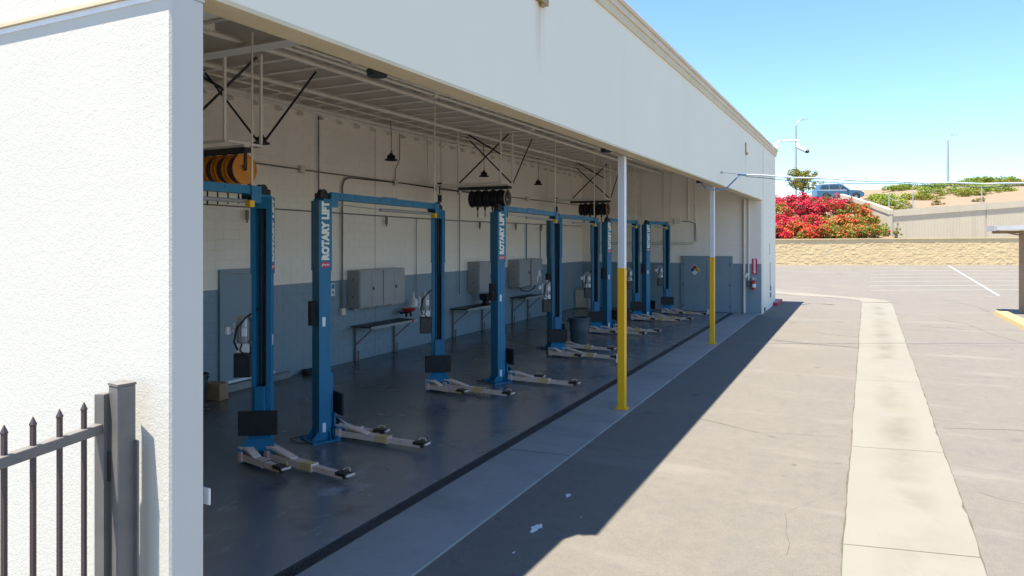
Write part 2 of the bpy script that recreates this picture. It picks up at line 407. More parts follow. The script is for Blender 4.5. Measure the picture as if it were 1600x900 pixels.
# ------------------------------------------------------------------ ground
def gz(x, y):
    D = -x * sn + y * cs
    return -.03 + .04 * min(max(0, D - 38), 30)
def build_ground():
    xs = [-900, -300, -120, -60, -35, -22, -11.42, -3.58, -1, 2, 5, 8, 12, 17, 22, 28, 34, 42, 52, 70, 110, 300, 900]
    ys = [-900, -300, -80, -20, 0, 2.7, 6, 12, 18, 24, 30, 35.3, 38, 41, 44, 47, 50, 54, 58, 62, 66, 70, 76, 84, 95, 120, 200, 500, 1500]
    b = B(); V = [[b.bm.verts.new((x, y, gz(x, y))) for y in ys] for x in xs]
    for i in range(len(xs) - 1):
        for j in range(len(ys) - 1):
            if xs[i] >= -11.5 and xs[i + 1] <= -3.5 and ys[j] >= 2.6 and ys[j + 1] <= 35.4: continue
            b.bm.faces.new((V[i][j], V[i + 1][j], V[i + 1][j + 1], V[i][j + 1]))
    return struct(ob('asphalt_ground', b, 'asphalt'))
build_ground()

def strip(name, L, Rr, mat, lift=.006):
    b = B()
    vl = [b.bm.verts.new((x, y, gz(x, y) + lift)) for x, y in L]; vr = [b.bm.verts.new((x, y, gz(x, y) + lift)) for x, y in Rr]
    for i in range(len(L) - 1): b.bm.faces.new((vl[i], vr[i], vr[i + 1], vl[i + 1]))
    return ob(name, b, mat)
# concrete valley gutter, then its curved end towards the building's far corner
gl, gr = [], []
for i in range(40):
    y = -6 + i * 1.13
    gl.append((-.20 + .0115 * y + random.uniform(-.012, .012), y)); gr.append((.95 + .0155 * y + random.uniform(-.015, .015), y))
struct(strip('gutter', gl, gr, 'gutter', .008))
for y in (2.2, 7.7, 11.4, 16.9, 22.4, 27.9, 33.4):
    struct(strip('gutter_joint', [(-.2 + .0115 * y, y), (-.2 + .0115 * y, y + .008)], [(.95 + .0155 * y, y + .25), (.95 + .0155 * y, y + .258)], 'joint', .011))
arc = [(1.55, 38.6), (1.3, 39.7), (.6, 40.7), (-.6, 41.6), (-2.3, 42.3), (-6, 43.2), (-14, 45), (-30, 48.6)]
arc2 = [(.24, 38.2), (.2, 38.9), (-.1, 39.5), (-.9, 40.3), (-2.5, 41.1), (-6, 42.0), (-14, 43.8), (-30, 47.4)]
struct(strip('curb_gutter', arc2, arc, 'kerbconc', .010))
# dirt and weeds collected along both edges of the gutter
for edge in (gl, gr):
    a, c_ = [], []
    for (x0, y0), (x1, y1) in zip(edge[:-1], edge[1:]):
        for k in range(5):
            x = x0 + (x1 - x0) * k / 5; y = y0 + (y1 - y0) * k / 5; wd = max(.002, random.gauss(.007, .008))
            a.append((x - wd, y)); c_.append((x + max(.002, random.gauss(.003, .004)), y))
    struct(strip('gutter_edge_dirt', a, c_, 'joint', .012))
# dark crack / repair lines across the driveway
def crack(pts, wd):
    b = B(); pp = []
    for (x0, y0), (x1, y1) in zip(pts[:-1], pts[1:]):
        n = max(2, int(math.hypot(x1 - x0, y1 - y0) / .25))
        pp += [(x0 + (x1 - x0) * k / n + random.uniform(-.03, .03), y0 + (y1 - y0) * k / n + random.uniform(-.03, .03)) for k in range(n)]
    pp.append(pts[-1])
    return strip('asphalt_crack', [(x - random.uniform(.3, 1) * wd, y - random.uniform(.3, 1) * wd) for x, y in pp], [(x + random.uniform(.3, 1) * wd, y + random.uniform(.3, 1) * wd) for x, y in pp], 'crackfill', .004)
for pts, wd in (([(-2.4, 22.6), (-1.2, 22.2), (.02, 22.0)], .05), ([(-2.5, 25.0), (-1.1, 24.9), (.05, 24.3)], .012),
                ([(1.35, 23.3), (3, 23.9), (5.2, 24.3), (7.5, 26)], .012), ([(1.25, 13.2), (2.4, 13.6), (4, 14.6)], .010),
                ([(2.8, 31.5), (3.6, 29.7), (3.9, 27.0), (4.6, 24.4)], .010), ([(4.0, 41), (4.9, 38.2), (5.0, 35)], .02), ([(-2.6, 12.2), (-1.4, 11.6), (-.25, 11.9)], .006), ([(-2.2, 30.5), (-1.2, 30.1), (.05, 30.6)], .012), ([(-.2, 9.3), (-.7, 8.3), (-.6, 7.2)], .004), ([(1.6, 18.2), (3.2, 18.6), (5.5, 18.1)], .007), ([(1.3, 10.0), (2.6, 9.4), (4.2, 9.9)], .004), ([(2.0, 28.4), (3.5, 28.0), (6, 28.9)], .014)):
    struct(crack(pts, wd))
# grime spots along the gutter's low line
def blob(name, x, y, rx, ry, mat, lift, n=18, jit=.25, kind=True):
    b = B(); c = b.bm.verts.new((x, y, gz(x, y) + lift)); ph = random.random() * 6
    vs = [b.bm.verts.new((x + rx * math.cos(2 * math.pi * k / n) * (1 + jit * random.uniform(-1, 1)), y + ry * math.sin(2 * math.pi * k / n) * (1 + jit * random.uniform(-1, 1)), gz(x, y) + lift)) for k in range(n)]
    for k in range(n): b.bm.faces.new((c, vs[k], vs[(k + 1) % n]))
    return ob(name, b, mat)
# parking bay lines
def line(name, p, q, wd, lift=.006):
    p = Vector(p); q = Vector(q); d = (q - p).normalized(); nrm = Vector((-d.y, d.x)) * wd / 2
    n = max(2, int((q - p).length / 2)); P = [p + (q - p) * k / n for k in range(n + 1)]
    return strip(name, [tuple(a + nrm) for a in P], [tuple(a - nrm) for a in P], 'paintline', lift)
mk = thing('parking_bay_markings', 'faded white parking bay lines painted across the far parking lot', 'parking lines')
def bay_line(p, q, wd):
    o = line('bay_line', p, q, wd, .007); o.parent = mk
for k, D in enumerate((40.6, 43.1, 45.8, 48.5, 51.1, 54.0, 56.8)):
    r0 = (1360 - 800) / 1095 * D
    bay_line(W(r0, D)[:2], W(r0 + 14.5, D + .7)[:2], .10); bay_line(W(r0 + 14.9, D - .6)[:2], W(r0 + 29, D + .1)[:2], .10)
bay_line((6.95, 45.6), (7.0, 69.5), .13)
# red kerb round the building's far corner, yellow kerb by the carport
t = thing('red_curb', 'red painted kerb with worn top at the far corner of the white building', 'kerb', (-3.4, 34.2, -.03))
b = B(); b.span((-.04, 0, 0), (.16, 2.3, .15)); b.span((-6, 1.9, 0), (-.04, 2.3, .15)); ob('curb_face', b, 'redcurb', t)
b = B(); b.span((-.03, .02, .15), (.14, 2.28, .156)); ob('curb_top', b, 'curbtop', t)
t = thing('yellow_curb', 'pale yellow painted kerb running up to the metal carport', 'kerb', (5.05, 24, -.03))
b = B(); b.prism([(0, 0, 0), (.5, 0, 0), (.5, 0, .12), (.05, 0, .12)], (0, 10.6, 0)); ob('curb_body', b, 'ycurb', t)
# splashes of dried paint by the slab edge
for x, y, s, lab in ((-3.02, 6.72, .10, 'largest white paint splash on the shaded asphalt beside the slab edge'), (-3.06, 7.75, .06, 'second largest white paint splash, further along the slab edge'), (-2.98, 6.1, .025, 'small white paint spot on the shaded asphalt close to the big splash'), (-2.7, 7.2, .015, 'tiniest white paint spot out in the shaded asphalt')):
    tag(blob('paint_splash', x, y, s * .45, s, 'puff', .004, 14, .5), lab, 'paint splash', 'white paint splashes on the asphalt')

# ------------------------------------------------------------------ shop floor, drain, apron
b = B(); b.span((-11.4, 2.7, -.35), (-4.68, 30.05, 0)); struct(ob('shop_floor', b, 'floor', smooth=False))
b = B(); b.span((-4.50, 2.7, -.35), (-3.58, 30.02, -.002)); struct(ob('concrete_apron', b, 'apron', smooth=False))
dr = thing('trench_drain', 'long black slotted trench drain set along the shop floor edge', 'drain', (-4.59, 2.7, 0))
b = B(); b.span((-.089, 0, -.12), (.089, 27.3, -.09)); b.span((-.089, 0, -.09), (-.075, 27.3, -.003)); b.span((.075, 0, -.09), (.089, 27.3, -.003)); ob('drain_channel', b, 'darksteel', dr)
b = B(); n = 30
for k in range(n): b.box((0, (k + .5) / n, -.014), (.146, .018, .014))
b.span((-.074, .0, -.027), (-.064, 1, -.006)); b.span((.064, .0, -.027), (.074, 1, -.006))
gm = b.mesh('drain_grate', 'grate', False)
for k in range(27): ob('drain_grate', gm, None, dr, (0, .05 + k * 1.003, 0))
# saw cut across the apron
for y in (9.0, 15.1, 21.2, 27.2):
    struct(ob('slab_joint', B().quad([(-4.5, y, .001), (-3.59, y + .1, .001), (-3.59, y + .112, .001), (-4.5, y + .012, .001)]), 'crackfill'))

# ------------------------------------------------------------------ workshop building
bd = thing('workshop_building', 'long white single storey workshop with an open front and beige cornice', 'building')
RZ = 6.0
def part(name, b, mat, parent=bd, **k): return ob(name, b, mat, parent, **k)
# cores behind the block faces (mortar plane)
b = B(); b.span((-11.45, 2.7, -.3), (-11.2, 30.3, 6.9)); part('back_wall', b, 'wall', smooth=False)
b = B(); b.span((-11.2, 30.006, -.3), (-3.9, 30.3, 6.4)); part('end_wall', b, 'wall', smooth=False)
# running bond block faces
def block_mesh(L, H):
    b = B(); e = .005; p = .0045
    # lies in local XZ, outward normal -Y
    o = [(.001, 0, .003), (L - .001, 0, .003), (L - .001, 0, H - .003), (.001, 0, H - .003)]
    i = [(.004, -p, e + .003), (L - .004, -p, e + .003), (L - .004, -p, H - e - .003), (.004, -p, H - e - .003)]
    ov = [b.bm.verts.new(x) for x in o]; iv = [b.bm.verts.new(x) for x in i]
    b.bm.faces.new(iv)
    for k in range(4): b.bm.faces.new((ov[k], ov[(k + 1) % 4], iv[(k + 1) % 4], iv[k]))
    return b
BL, BH = .4, .2
cache = {}
def bmesh_for(L, H):
    k = (round(L, 3), round(H, 3))
    if k not in cache: cache[k] = block_mesh(*k).mesh('block', 'wall', False)
    return cache[k]
cand = []      # (rank, origin, rot, L, H)
def add_wall(p0, d, length, z1, openings, rz):
    row = 0; z = 0.0
    while z < z1 - .02:
        h = min(BH, z1 - z); u = -(BL / 2 if row % 2 else 0)
        while u < length - .02:
            a = max(0, u); e = min(length, u + BL)
            if e - a > .05 and not any(a < o[1] - .01 and e > o[0] + .01 and z < o[3] - .01 and z + h > o[2] + .01 for o in openings):
                x = p0[0] + d[0] * a; y = p0[1] + d[1] * a
                cx, cy, cz = x + d[0] * .2, y + d[1] * .2, z + .1
                D = -cx * sn + cy * cs; rr = cx * cs + cy * sn
                vis = D > 1 and -.437 < rr / D < .35 and cz < 6.0
                cand.append((D if vis else 1e6, (x, y, z), rz, e - a, h))
            u += BL
        z += BH; row += 1
add_wall((-11.2, 2.9), (0, 1), 27.1, 6.0, [(6.8, 7.8, 0, 2.4)], R(90))
add_wall((-11.2, 30.006), (1, 0), 7.75, 6.2, [(4.4, 6.7, 0, 2.4)], 0)
cand.sort(key=lambda q: q[0])
for D, o, rz, L, h in cand[:300]:
    ob('block', bmesh_for(L, h), None, bd, o, (0, 0, rz))
rb = B()
for D, o, rz, L, h in cand[300:]:
    tmp = block_mesh(L, h); mt = Matrix.Translation(o) @ Matrix.Rotation(rz, 4, 'Z')
    n0 = len(rb.bm.verts)
    vm = {v: rb.bm.verts.new(mt @ v.co) for v in tmp.bm.verts}
    for f in tmp.bm.faces: rb.bm.faces.new([vm[v] for v in f.verts])
    tmp.bm.free()
o = part('block', rb, 'wall', smooth=False); o['kind'] = 'stuff'
# near stucco end wall with projecting band above
b = B(); b.span((-30, 2.68, -.3), (-3.45, 2.91, 4.40), bev=.012); part('stucco_wall', b, 'stucco')
b = B(); b.span((-30, 2.672, 4.40), (-3.452, 2.912, 6.4)); part('upper_stucco_wall', b, 'stucco')
b = B(); b.span((-30, 2.674, 4.362), (-3.46, 2.684, 4.399)); part('plaster_bead', b, 'white')
b = B(); b.span((-30, 2.655, 4.40), (-3.455, 2.69, 4.425)); part('drip_edge', b, 'beige')
# fascia over the opening, beige soffit, sloping a little as in the place
def zs(y): return 4.43 + .0066 * (y - 2.9)
def zt(y): return 6.36 + .0172 * y
b = B()
Y0, Y1, YK = 2.87, 30.2, 5.35
b.loft([[(-3.66, y, zs(y) + .03), (-3.435, y, zs(y) + .03), (-3.435, y, zt(y) if y >= YK else 4.95 + (y - 2.87) * .24), (-3.66, y, zt(y) if y >= YK else 4.95 + (y - 2.87) * .24)] for y in (Y0, YK - .02, YK, 15, Y1)])
part('fascia_wall', b, 'facade', smooth=False)
b = B(); b.loft([[(-3.664, y, zs(y)), (-3.431, y, zs(y)), (-3.431, y, zs(y) + .03), (-3.664, y, zs(y) + .03)] for y in (Y0 - .003, 12, Y1)]); part('soffit', b, 'beige', smooth=False)
# cornice profile
prof = [(0, .0, 'a'), (.035, .0), (.04, .07), (.065, .085), (.065, .17), (.10, .19), (.105, .26), (.12, .27), (.12, .30), (0, .30)]
def cornice(z0, z1, mat, name):
    b = B(); P = [(-3.45 - .01, z0), (-3.435 + z1[0], z0), (-3.435 + z1[1], z0 + z1[2]), (-3.45 - .01, z0 + z1[2])]
    b.loft([[(x, y, zt(y) + z) for x, z in P] for y in (YK - .06, 15, 35.5)])
    Q = [(35.4 - .01, z0), (35.38 + z1[0], z0), (35.38 + z1[1], z0 + z1[2]), (35.39, z0 + z1[2])]
    b.loft([[(x, y, zt(35.4) + z) for y, z in Q] for x in (-11.4, -3.46)])
    part(name, b, mat, smooth=False)
cornice(-.02, (.03, .035, .14), 'beige', 'cornice_lower_band')
cornice(.12, (.06, .065, .10), 'cream', 'cornice_middle_band')
cornice(.22, (.10, .105, .055), 'beige', 'cornice_upper_band')
cornice(.275, (.085, .085, .055), 'white', 'parapet_cap')
# solid far end of the front
b = B(); b.loft([[(-3.9, y, -.3), (-3.455, y, -.3), (-3.455, y, zt(y)), (-3.9, y, zt(y))] for y in (30.0, 35.38)]); part('pier_wall', b, 'blockwhite', smooth=False)
b = B(); b.span((-11.45, 30.31, -.3), (-3.9, 35.36, 6.9)); part('rear_wing', b, 'blockwhite', smooth=False)
b = B(); b.span((-3.462, 30.45, .02), (-3.447, 30.458, 6.7)); part('expansion_joint', b, 'greypipe')
# block courses of the far pier
pc = B(); row = 0; z = -.03
while z < 6.85:
    y = 30.46 - (.2 if row % 2 else 0)
    while y < 35.36:
        a, e = max(30.46, y), min(35.375, y + .4)
        if e - a > .05:
            tmp = block_mesh(e - a, .2); mt = Matrix.Translation((-3.455, a, z)) @ Matrix.Rotation(R(90), 4, 'Z')
            vm = {v: pc.bm.verts.new(mt @ v.co) for v in tmp.bm.verts}
            for f in tmp.bm.faces: pc.bm.faces.new([vm[v] for v in f.verts])
            tmp.bm.free()
        y += .4
    z += .2; row += 1
o = part('pier_block', pc, 'blockwhite', smooth=False); o['kind'] = 'stuff'
# inner return of the pier, blue below
b = B(); b.span((-3.9, 29.99, 0), (-3.458, 30.0, 4.6)); part('pier_return', b, 'wall', smooth=False)
# roof
b = B(); b.span((-11.3, 5.42, 6.2), (-3.66, 30.2, 6.32)); part('roof_deck', b, 'deckp', smooth=False)
b = B(); b.loft([[(x, 2.92, 4.80), (x, 5.35, 5.38), (x, 5.35, 5.46), (x, 2.92, 4.88)] for x in (-11.3, -3.665)]); part('low_roof', b, 'steelw', smooth=False)
b = B(); b.span((-11.3, 5.35, 5.36), (-3.665, 5.42, 6.42)); part('roof_step', b, 'deckp', smooth=False)
b = B(); b.span((-11.3, 5.43, 6.33), (-3.67, 35.3, 6.42)); part('roof_membrane', b, 'steelw', smooth=False)
# decking ribs
b = B()
for k in range(50): b.span((-11.2 + k * .15, 5.43, 6.185), (-11.2 + k * .15 + .05, 30, 6.2))
o = part('deck_rib', b, 'deckp', smooth=False); o['kind'] = 'stuff'
# joists across the bay
jb = B(); L = 7.5
jb.span((0, -.05, 0), (L, .05, .012)); jb.span((0, -.006, .012), (L, .006, .21)); jb.span((0, -.035, .21), (L, .035, .222))
jm = jb.mesh('joist', 'steelw', False)
for k in range(41):
    y = 3.45 + k * .655
    if abs(y - 7.3) < .25 or y < 5.6: continue
    ob('joist', jm, None, bd, (-11.17, y, 5.962))
hb = B(); hb.span((-11.2, 5.43, 5.89), (-11.13, 30, 5.955)); hb.span((-11.2, 5.43, 5.955), (-11.188, 30, 6.2)); part('ledger_angle', hb, 'steelw', smooth=False)
brm = B().prism([(0, -.04, .06), (.16, -.04, .06), (.16, -.04, .08), (.03, -.04, .16), (0, -.04, .16)], (0, .08, 0)).mesh('joist_bracket', 'steelw', False)
for k in range(4, 41): ob('joist_bracket', brm, None, bd, (-11.185, 3.45 + k * .655, 5.72))
b = B(); b.span((-11.15, 7.16, 5.70), (-3.67, 7.42, 5.715)); b.span((-11.15, 7.28, 5.715), (-3.67, 7.30, 6.16)); b.span((-11.15, 7.16, 6.16), (-3.67, 7.42, 6.175)); part('main_beam', b, 'steelw', smooth=False)
b = B(); b.span((-11.15, 6.45, 5.82), (-8.2, 6.62, 5.98)); b.span((-8.2, 6.42, 5.80), (-7.7, 6.66, 6.0)); b.span((-8.0, 5.6, 5.86), (-7.85, 6.42, 5.95)); part('ceiling_duct', b, 'steelw', smooth=False)
def pipe(pts, r, mat='conduit', name='conduit', n=6): return part(name, B().tube(pts, r, n), mat)
pipe([(-7.95, 5.43, 5.82), (-7.8, 8, 5.82), (-7.55, 29.9, 5.85)], .045)
pipe([(-9.5, 5.43, 5.82), (-9.3, 9, 5.82), (-9.05, 29.9, 5.88)], .045)
pipe([(-10.55, 5.43, 5.80), (-10.45, 9, 5.80), (-10.3, 29.9, 5.9)], .045)
pipe([(-10.0, 5.43, 5.86), (-9.95, 29.9, 5.9)], .018)
pipe([(-7.45, 7.45, 5.8), (-7.3, 12, 5.8), (-7.0, 29.8, 5.86)], .03)
pipe([(-7.05, 7.45, 5.72), (-6.9, 13, 5.74), (-6.5, 29.8, 5.84)], .022)
pipe([(-6.6, 9.4, 5.78), (-6.3, 29.8, 5.86)], .022)
jbx = B().box((0, 0, 0), (.16, .14, .1), bev=.006).mesh('junction_box', 'conduit')
for x, y, z in ((-7.0, 8.6, 5.74), (-7.36, 11.5, 5.79), (-7.3, 15.9, 5.78), (-6.8, 13.4, 5.74), (-7.2, 20.6, 5.8), (-6.75, 18.2, 5.76), (-7.1, 25.2, 5.82)): ob('junction_box', jbx, None, bd, (x, y, z))
# conduits along the back wall
xw = -11.14
pipe([(xw, 9.3, 4.60), (xw, 12.6, 4.57), (xw, 18, 4.54), (xw, 29.9, 4.55)], .016, 'greypipe')
pipe([(xw + .02, 13.6, 4.52), (xw + .02, 16, 4.545), (xw + .02, 18, 4.51), (xw + .02, 20.5, 4.52)], .013, 'blackmetal', 'wire_bundle')
pipe([(xw, 9.3, 3.68), (xw, 18, 3.60), (xw, 29.9, 3.62)], .013, 'greypipe')
pipe([(xw, 12.55, 5.86), (xw, 12.55, 3.3)], .016, 'greypipe')
pipe([(xw, 13.38, 1.3), (xw, 13.38, 4.3), (xw, 13.45, 4.45), (xw, 13.6, 4.52)], .022, 'greypipe')
pipe([(xw, 15.75, 5.9), (xw, 15.75, 5.2), (xw, 15.55, 4.9), (xw, 15.55, 4.56)], .011, 'greypipe')
pipe([(xw, 16.55, 3.6), (xw, 16.55, 1.3)], .010, 'greypipe')
pipe([(xw, 18.95, 4.5), (xw, 18.95, 1.3)], .014, 'greypipe')
pipe([(xw, 23.9, 3.62), (xw, 23.9, 2.3)], .022, 'bluecable')
pipe([(xw, 25.2, 3.62), (xw, 25.2, 2.3)], .016, 'greypipe')
for y, z in ((15.55, 4.54), (17.6, 4.52), (18.95, 4.5), (24.0, 4.55), (13.38, 1.27), (12.0, 4.58)): ob('junction_box', jbx, None, bd, (xw, y, z), (0, R(90), 0))
hgm = B().span((-.03, -.03, -.17), (.03, .03, .03), bev=.01).cyl((0, 0, -.17), (0, 0, -.23), .02).mesh('air_outlet', 'greypipe')
for y in (10.4, 15.1, 20.2, 22.9, 25.2): ob('air_outlet', hgm, None, bd, (-11.1, y, 3.58))
for y in (14.73,): part('control_joint', B().span((-11.2, y, 0), (-11.1915, y + .012, 5.9)), 'greypipe')
# end wall fittings
ye = 29.955
pipe([(-6.4, ye, 6.0), (-6.4, ye, 3.85), (-6.75, ye, 3.78)], .022, 'conduit'); pipe([(-6.15, ye, 6.0), (-6.1, ye, 4.0), (-6.0, ye, 2.9)], .014, 'conduit')
pipe([(-8.4, ye, 6.0), (-8.4, ye, 3.9)], .014, 'conduit'); pipe([(-7.45, ye, 6.05), (-7.45, ye, 1.0)], .014, 'conduit'); pipe([(-7.1, ye, 5.9), (-7.15, ye, 4.6), (-7.15, ye, 3.0)], .012, 'conduit')
pipe([(-6.75, ye, 3.78), (-6.3, ye, 3.78), (-6.1, ye, 3.68), (-6.1, ye, 2.95)], .018, 'greypipe')
part('service_box', B().box((-6.85, ye, 3.8), (.28, .12, .22), bev=.01), 'conduit')
b = B(); b.cyl((-10.6, 29.9, 2.86), (-6.15, 29.9, 2.86), .055, n=10); part('wall_pipe', b, 'conduit')
pipe([(-4.12, 29.93, 4.65), (-4.12, 29.93, .02)], .05, 'conduit', 'downpipe', 10)
pipe([(-3.95, 29.94, 4.65), (-3.95, 29.94, 1.35)], .035, 'conduit', 'conduit', 8)
part('switch_box', B().box((-3.93, 29.95, 1.2), (.12, .09, .24), bev=.01), 'greypipe')
b = B(); b.box((-4.03, 29.88, 1.55), (.1, .1, .22), Matrix.Rotation(R(30), 3, 'Y'), bev=.01); part('wall_light', b, 'white')
# doors
def leaf_door(x0, x1, mirror):
    d = part('door', B().span((x0, 29.93, .01), (x1, 29.985, 2.23), bev=.004), 'doorblue')
    hx = x0 if mirror else x1
    for z in (.25, 1.12, 1.98): ob('hinge', B().cyl((x1 if mirror else x0, 29.918, z - .06), (x1 if mirror else x0, 29.918, z + .06), .014), 'darksteel', d)
    if mirror:
        ob('handle', B().cyl((x0 + .1, 29.93, 1.03), (x0 + .1, 29.87, 1.03), .018).box((x0 + .16, 29.865, 1.03), (.16, .02, .025), bev=.006), 'steel', d)
    return d
leaf_door(-6.60, -5.645, False); leaf_door(-5.635, -4.68, True)
b = B(); b.span((-6.70, 29.94, 0), (-6.61, 30.02, 2.33)); b.span((-4.67, 29.94, 0), (-4.58, 30.02, 2.33)); b.span((-6.61, 29.94, 2.24), (-4.67, 30.02, 2.33)); part('door_frame', b, 'doorblue', smooth=False)
b = B(); b.span((-11.2, 9.76, .14), (-11.14, 9.84, 2.42)); b.span((-11.2, 10.62, .14), (-11.14, 10.70, 2.42)); b.span((-11.2, 9.84, 2.34), (-11.14, 10.62, 2.42)); part('door_frame', b, 'doorblue', smooth=False)
d = part('door', B().span((-11.195, 9.85, .16), (-11.16, 10.61, 2.33), bev=.004), 'doorblue')
ob('kick_strip', B().span((-11.158, 9.85, .16), (-11.14, 11.2, .21)), 'white', d)
part('door_step', B().span((-11.19, 9.7, 0), (-11.05, 11.6, .14), bev=.01), 'apron')
# small fittings on the front
part('scupper', B().span((-3.435, 7.6, 5.86), (-3.38, 7.9, 6.02)).span((-3.42, 7.72, 5.82), (-3.39, 7.8, 5.87)), 'brass')
part('scupper', B().span((-3.435, 25.15, 6.02), (-3.40, 25.3, 6.35)).cyl((-3.41, 25.25, 5.98), (-3.36, 25.25, 5.96), .05), 'brass')
part('door_contact', B().span((-3.455, 32.8, 2.35), (-3.43, 32.95, 2.85)), 'cream')
for z in (.55, .85): part('meter_box', B().box((-3.44, 33.15, z), (.06, .3, .22), bev=.01), 'greypipe')
part('meter_conduit', B().tube([(-3.44, 33.0, .95), (-3.44, 33.0, 2.0)], .015), 'greypipe')
part('floor_drain_outlet', B().lathe([(.05, 0), (.09, 0), (.09, .05), (.05, .05)], (-3.46, 30.95, .1), 'X', 14), 'blackmetal')
for y in (5.1, 11.5, 19.5): part('downlight', B().lathe([(.001, .0), (.09, .0), (.10, .05), (.06, .09), (.001, .09)], (-3.85, y, zs(y) + .02), 'Z', 14), 'blackmetal')
part('wall_tag', B().box((-3.49, 2.955, 1.47), (.07, .012, .10), bev=.004), 'white', rot=None)
# security camera on the parapet
t = thing('security_camera', 'white bullet security camera on a curved arm above the far cornice', 'camera', (-3.35, 33.3, 7.2))
ob('arm', B().tube([(-.1, 0, -.15), (.1, .6, .2), (.18, .9, .33), (.3, 1.2, .36), (1.0, 1.3, .36)], .045, 8), 'white', t)
ob('mount', B().cyl((.95, 1.3, .36), (.95, 1.3, .08), .05, .09), 'white', t)
ob('housing', B().cyl((.95, 1.3, .05), (1.32, 1.15, -.16), .085, .1, 12), 'white', t)
ob('lens', B().cyl((1.32, 1.15, -.16), (1.40, 1.12, -.205), .092, .085, 12), 'blackmetal', t)
tag(ob('dome_camera', B().lathe([(.001, .14), (.07, .12), (.1, .06), (.1, 0)], (-3.33, 35.0, 7.29), 'Z', 12), 'white'), 'small white dome on the cornice at the very corner', 'camera')

# posts holding the front
for y, lab in ((12.05, 'taller looking square post, yellow below and white above, standing beside the bins and arms'), (20.75, 'square yellow and white post standing in front of the blue double door')):
    t = thing('support_post', lab, 'post', (-3.74, y, 0), 0, 'yellow and white posts under the front beam')
    ob('lower_post', B().span((-.065, -.065, 0), (.065, .065, 2.5), bev=.006), 'postyellow', t)
    ob('upper_post', B().span((-.063, -.063, 2.5), (.063, .063, zs(y) - .002), bev=.006), 'whitepost', t)
    ob('base_plate', B().span((-.1, -.1, -.001), (.1, .1, .014)).cyl((-.082, -.082, .01), (-.082, -.082, .035), .012, n=6).cyl((.082, -.082, .01), (.082, -.082, .035), .012, n=6).cyl((.082, .082, .01), (.082, .082, .035), .012, n=6), 'postyellow', t)
    if y < 15: ob('tag_card', B().span((-.085, -.06, .82), (-.066, .03, .98)), 'white', t)
    else: ob('tag_card', B().span((-.15, .02, .85), (-.066, .03, 1.0)), 'white', t)

# ------------------------------------------------------------------ two-post lifts
TX = text_mesh('ROTARY LIFT', .124, .88, .075)
TX.materials.append(M['lettering'])
def col_box(b, w_, d_, t_, z0, z1, lip):
    b.span((-w_ / 2, d_ / 2 - t_, z0), (w_ / 2, d_ / 2, z1))
    b.span((-w_ / 2, -d_ / 2, z0), (-w_ / 2 + t_, d_ / 2 - t_, z1)); b.span((w_ / 2 - t_, -d_ / 2, z0), (w_ / 2, d_ / 2 - t_, z1))
    b.span((-w_ / 2 + t_, -d_ / 2, z0), (-w_ / 2 + t_ + lip, -d_ / 2 + t_, z1)); b.span((w_ / 2 - t_ - lip, -d_ / 2, z0), (w_ / 2 - t_, -d_ / 2 + t_, z1))
b = B(); col_box(b, .255, .185, .014, .02, 2.56, .045); me_lower = b.mesh('column', 'lift', True)
b = B(); col_box(b, .28, .205, .012, 2.54, 3.58, .055); b.span((-.075, -.1025, 3.43), (.075, -.088, 3.58)); b.span((-.1395, -.1022, 3.58), (.1395, .1022, 3.592))
for x in (-.11, .11):
    for z in (3.53, 3.44, 2.75, 2.6): b.cyl((x, -.102, z), (x, -.111, z), .010, n=6)
me_upper = b.mesh('upper_sleeve', 'lift', True)
b = B(); b.span((-.24, -.2, 0), (.24, .24, .02)); b.prism([(-.12, .093, .02), (-.12, .2, .02), (-.12, .093, .16)], (.012, 0, 0)); b.prism([(.108, .093, .02), (.108, .2, .02), (.108, .093, .16)], (.012, 0, 0))
b.prism([(.128, -.07, .02), (.21, -.07, .02), (.128, -.07, .16)], (0, .012, 0)); b.prism([(-.128, -.07, .02), (-.21, -.07, .02), (-.128, -.07, .16)], (0, .012, 0))
for x in (-.2, .2):
    for y in (-.16, .2): b.cyl((x, y, .02), (x, y, .06), .02, n=6)
me_base = b.mesh('base_plate', 'lift', True)
b = B(); b.cyl((.035, .0, .7), (.035, .0, 2.28), .022); b.cyl((.035, 0, 2.28), (.035, 0, 3.5), .014); b.span((-.05, .02, .2), (-.034, .036, 3.5)); b.cyl((-.005, .03, .2), (-.005, .03, 3.5), .008)
me_cyl = b.mesh('hydraulic_cylinder', 'blackmetal')
b = B(); b.span((-.11, .06, .05), (.11, .077, 3.42)); me_inner = b.mesh('inner_channel', 'lift', False)  # plate inside the column, in the same blue lift paint
b = B(); b.span((-.075, -.155, .18), (.06, -.08, 1.0), bev=.006); b.span((-.1, -.098, .2), (.1, .04, .75)); b.span((-.108, -.0955, .75), (-.085, -.05, 2.6)); me_car = b.mesh('carriage', 'lift')
b = B(); b.prism([(-.13, -.16, .36), (.13, -.16, .36), (.235, -.3, .205), (-.235, -.3, .205)], (0, 0, -.02)); b.span((-.13, -.17, .2), (.13, -.14, .4))
b.prism([(-.24, -.13, .20), (.24, -.13, .20), (.26, -.33, .20), (-.26, -.33, .20)], (0, 0, -.022)); b.prism([(-.2, -.13, .045), (.2, -.13, .045), (.24, -.29, .045), (-.24, -.29, .045)], (0, 0, -.022))
b.span((-.11, -.2, .03), (.11, -.13, .2)); b.cyl((-.19, -.265, .02), (-.19, -.265, .22), .028); b.cyl((.19, -.265, .02), (.19, -.265, .22), .028)
me_foot = b.mesh('carriage_foot', 'lift')
me_pad = B().span((-.27, -.24, .36), (.25, -.20, .69), bev=.012).mesh('door_guard', 'black')
me_lock = B().loft([[(x, y, z) for x, y in ((-.07, 0), (.07, 0), (.05, .085), (-.05, .085))] for z in (1.72, 1.73, 1.80, 2.0, 2.07, 2.08)]).mesh('lock_cover', 'black')
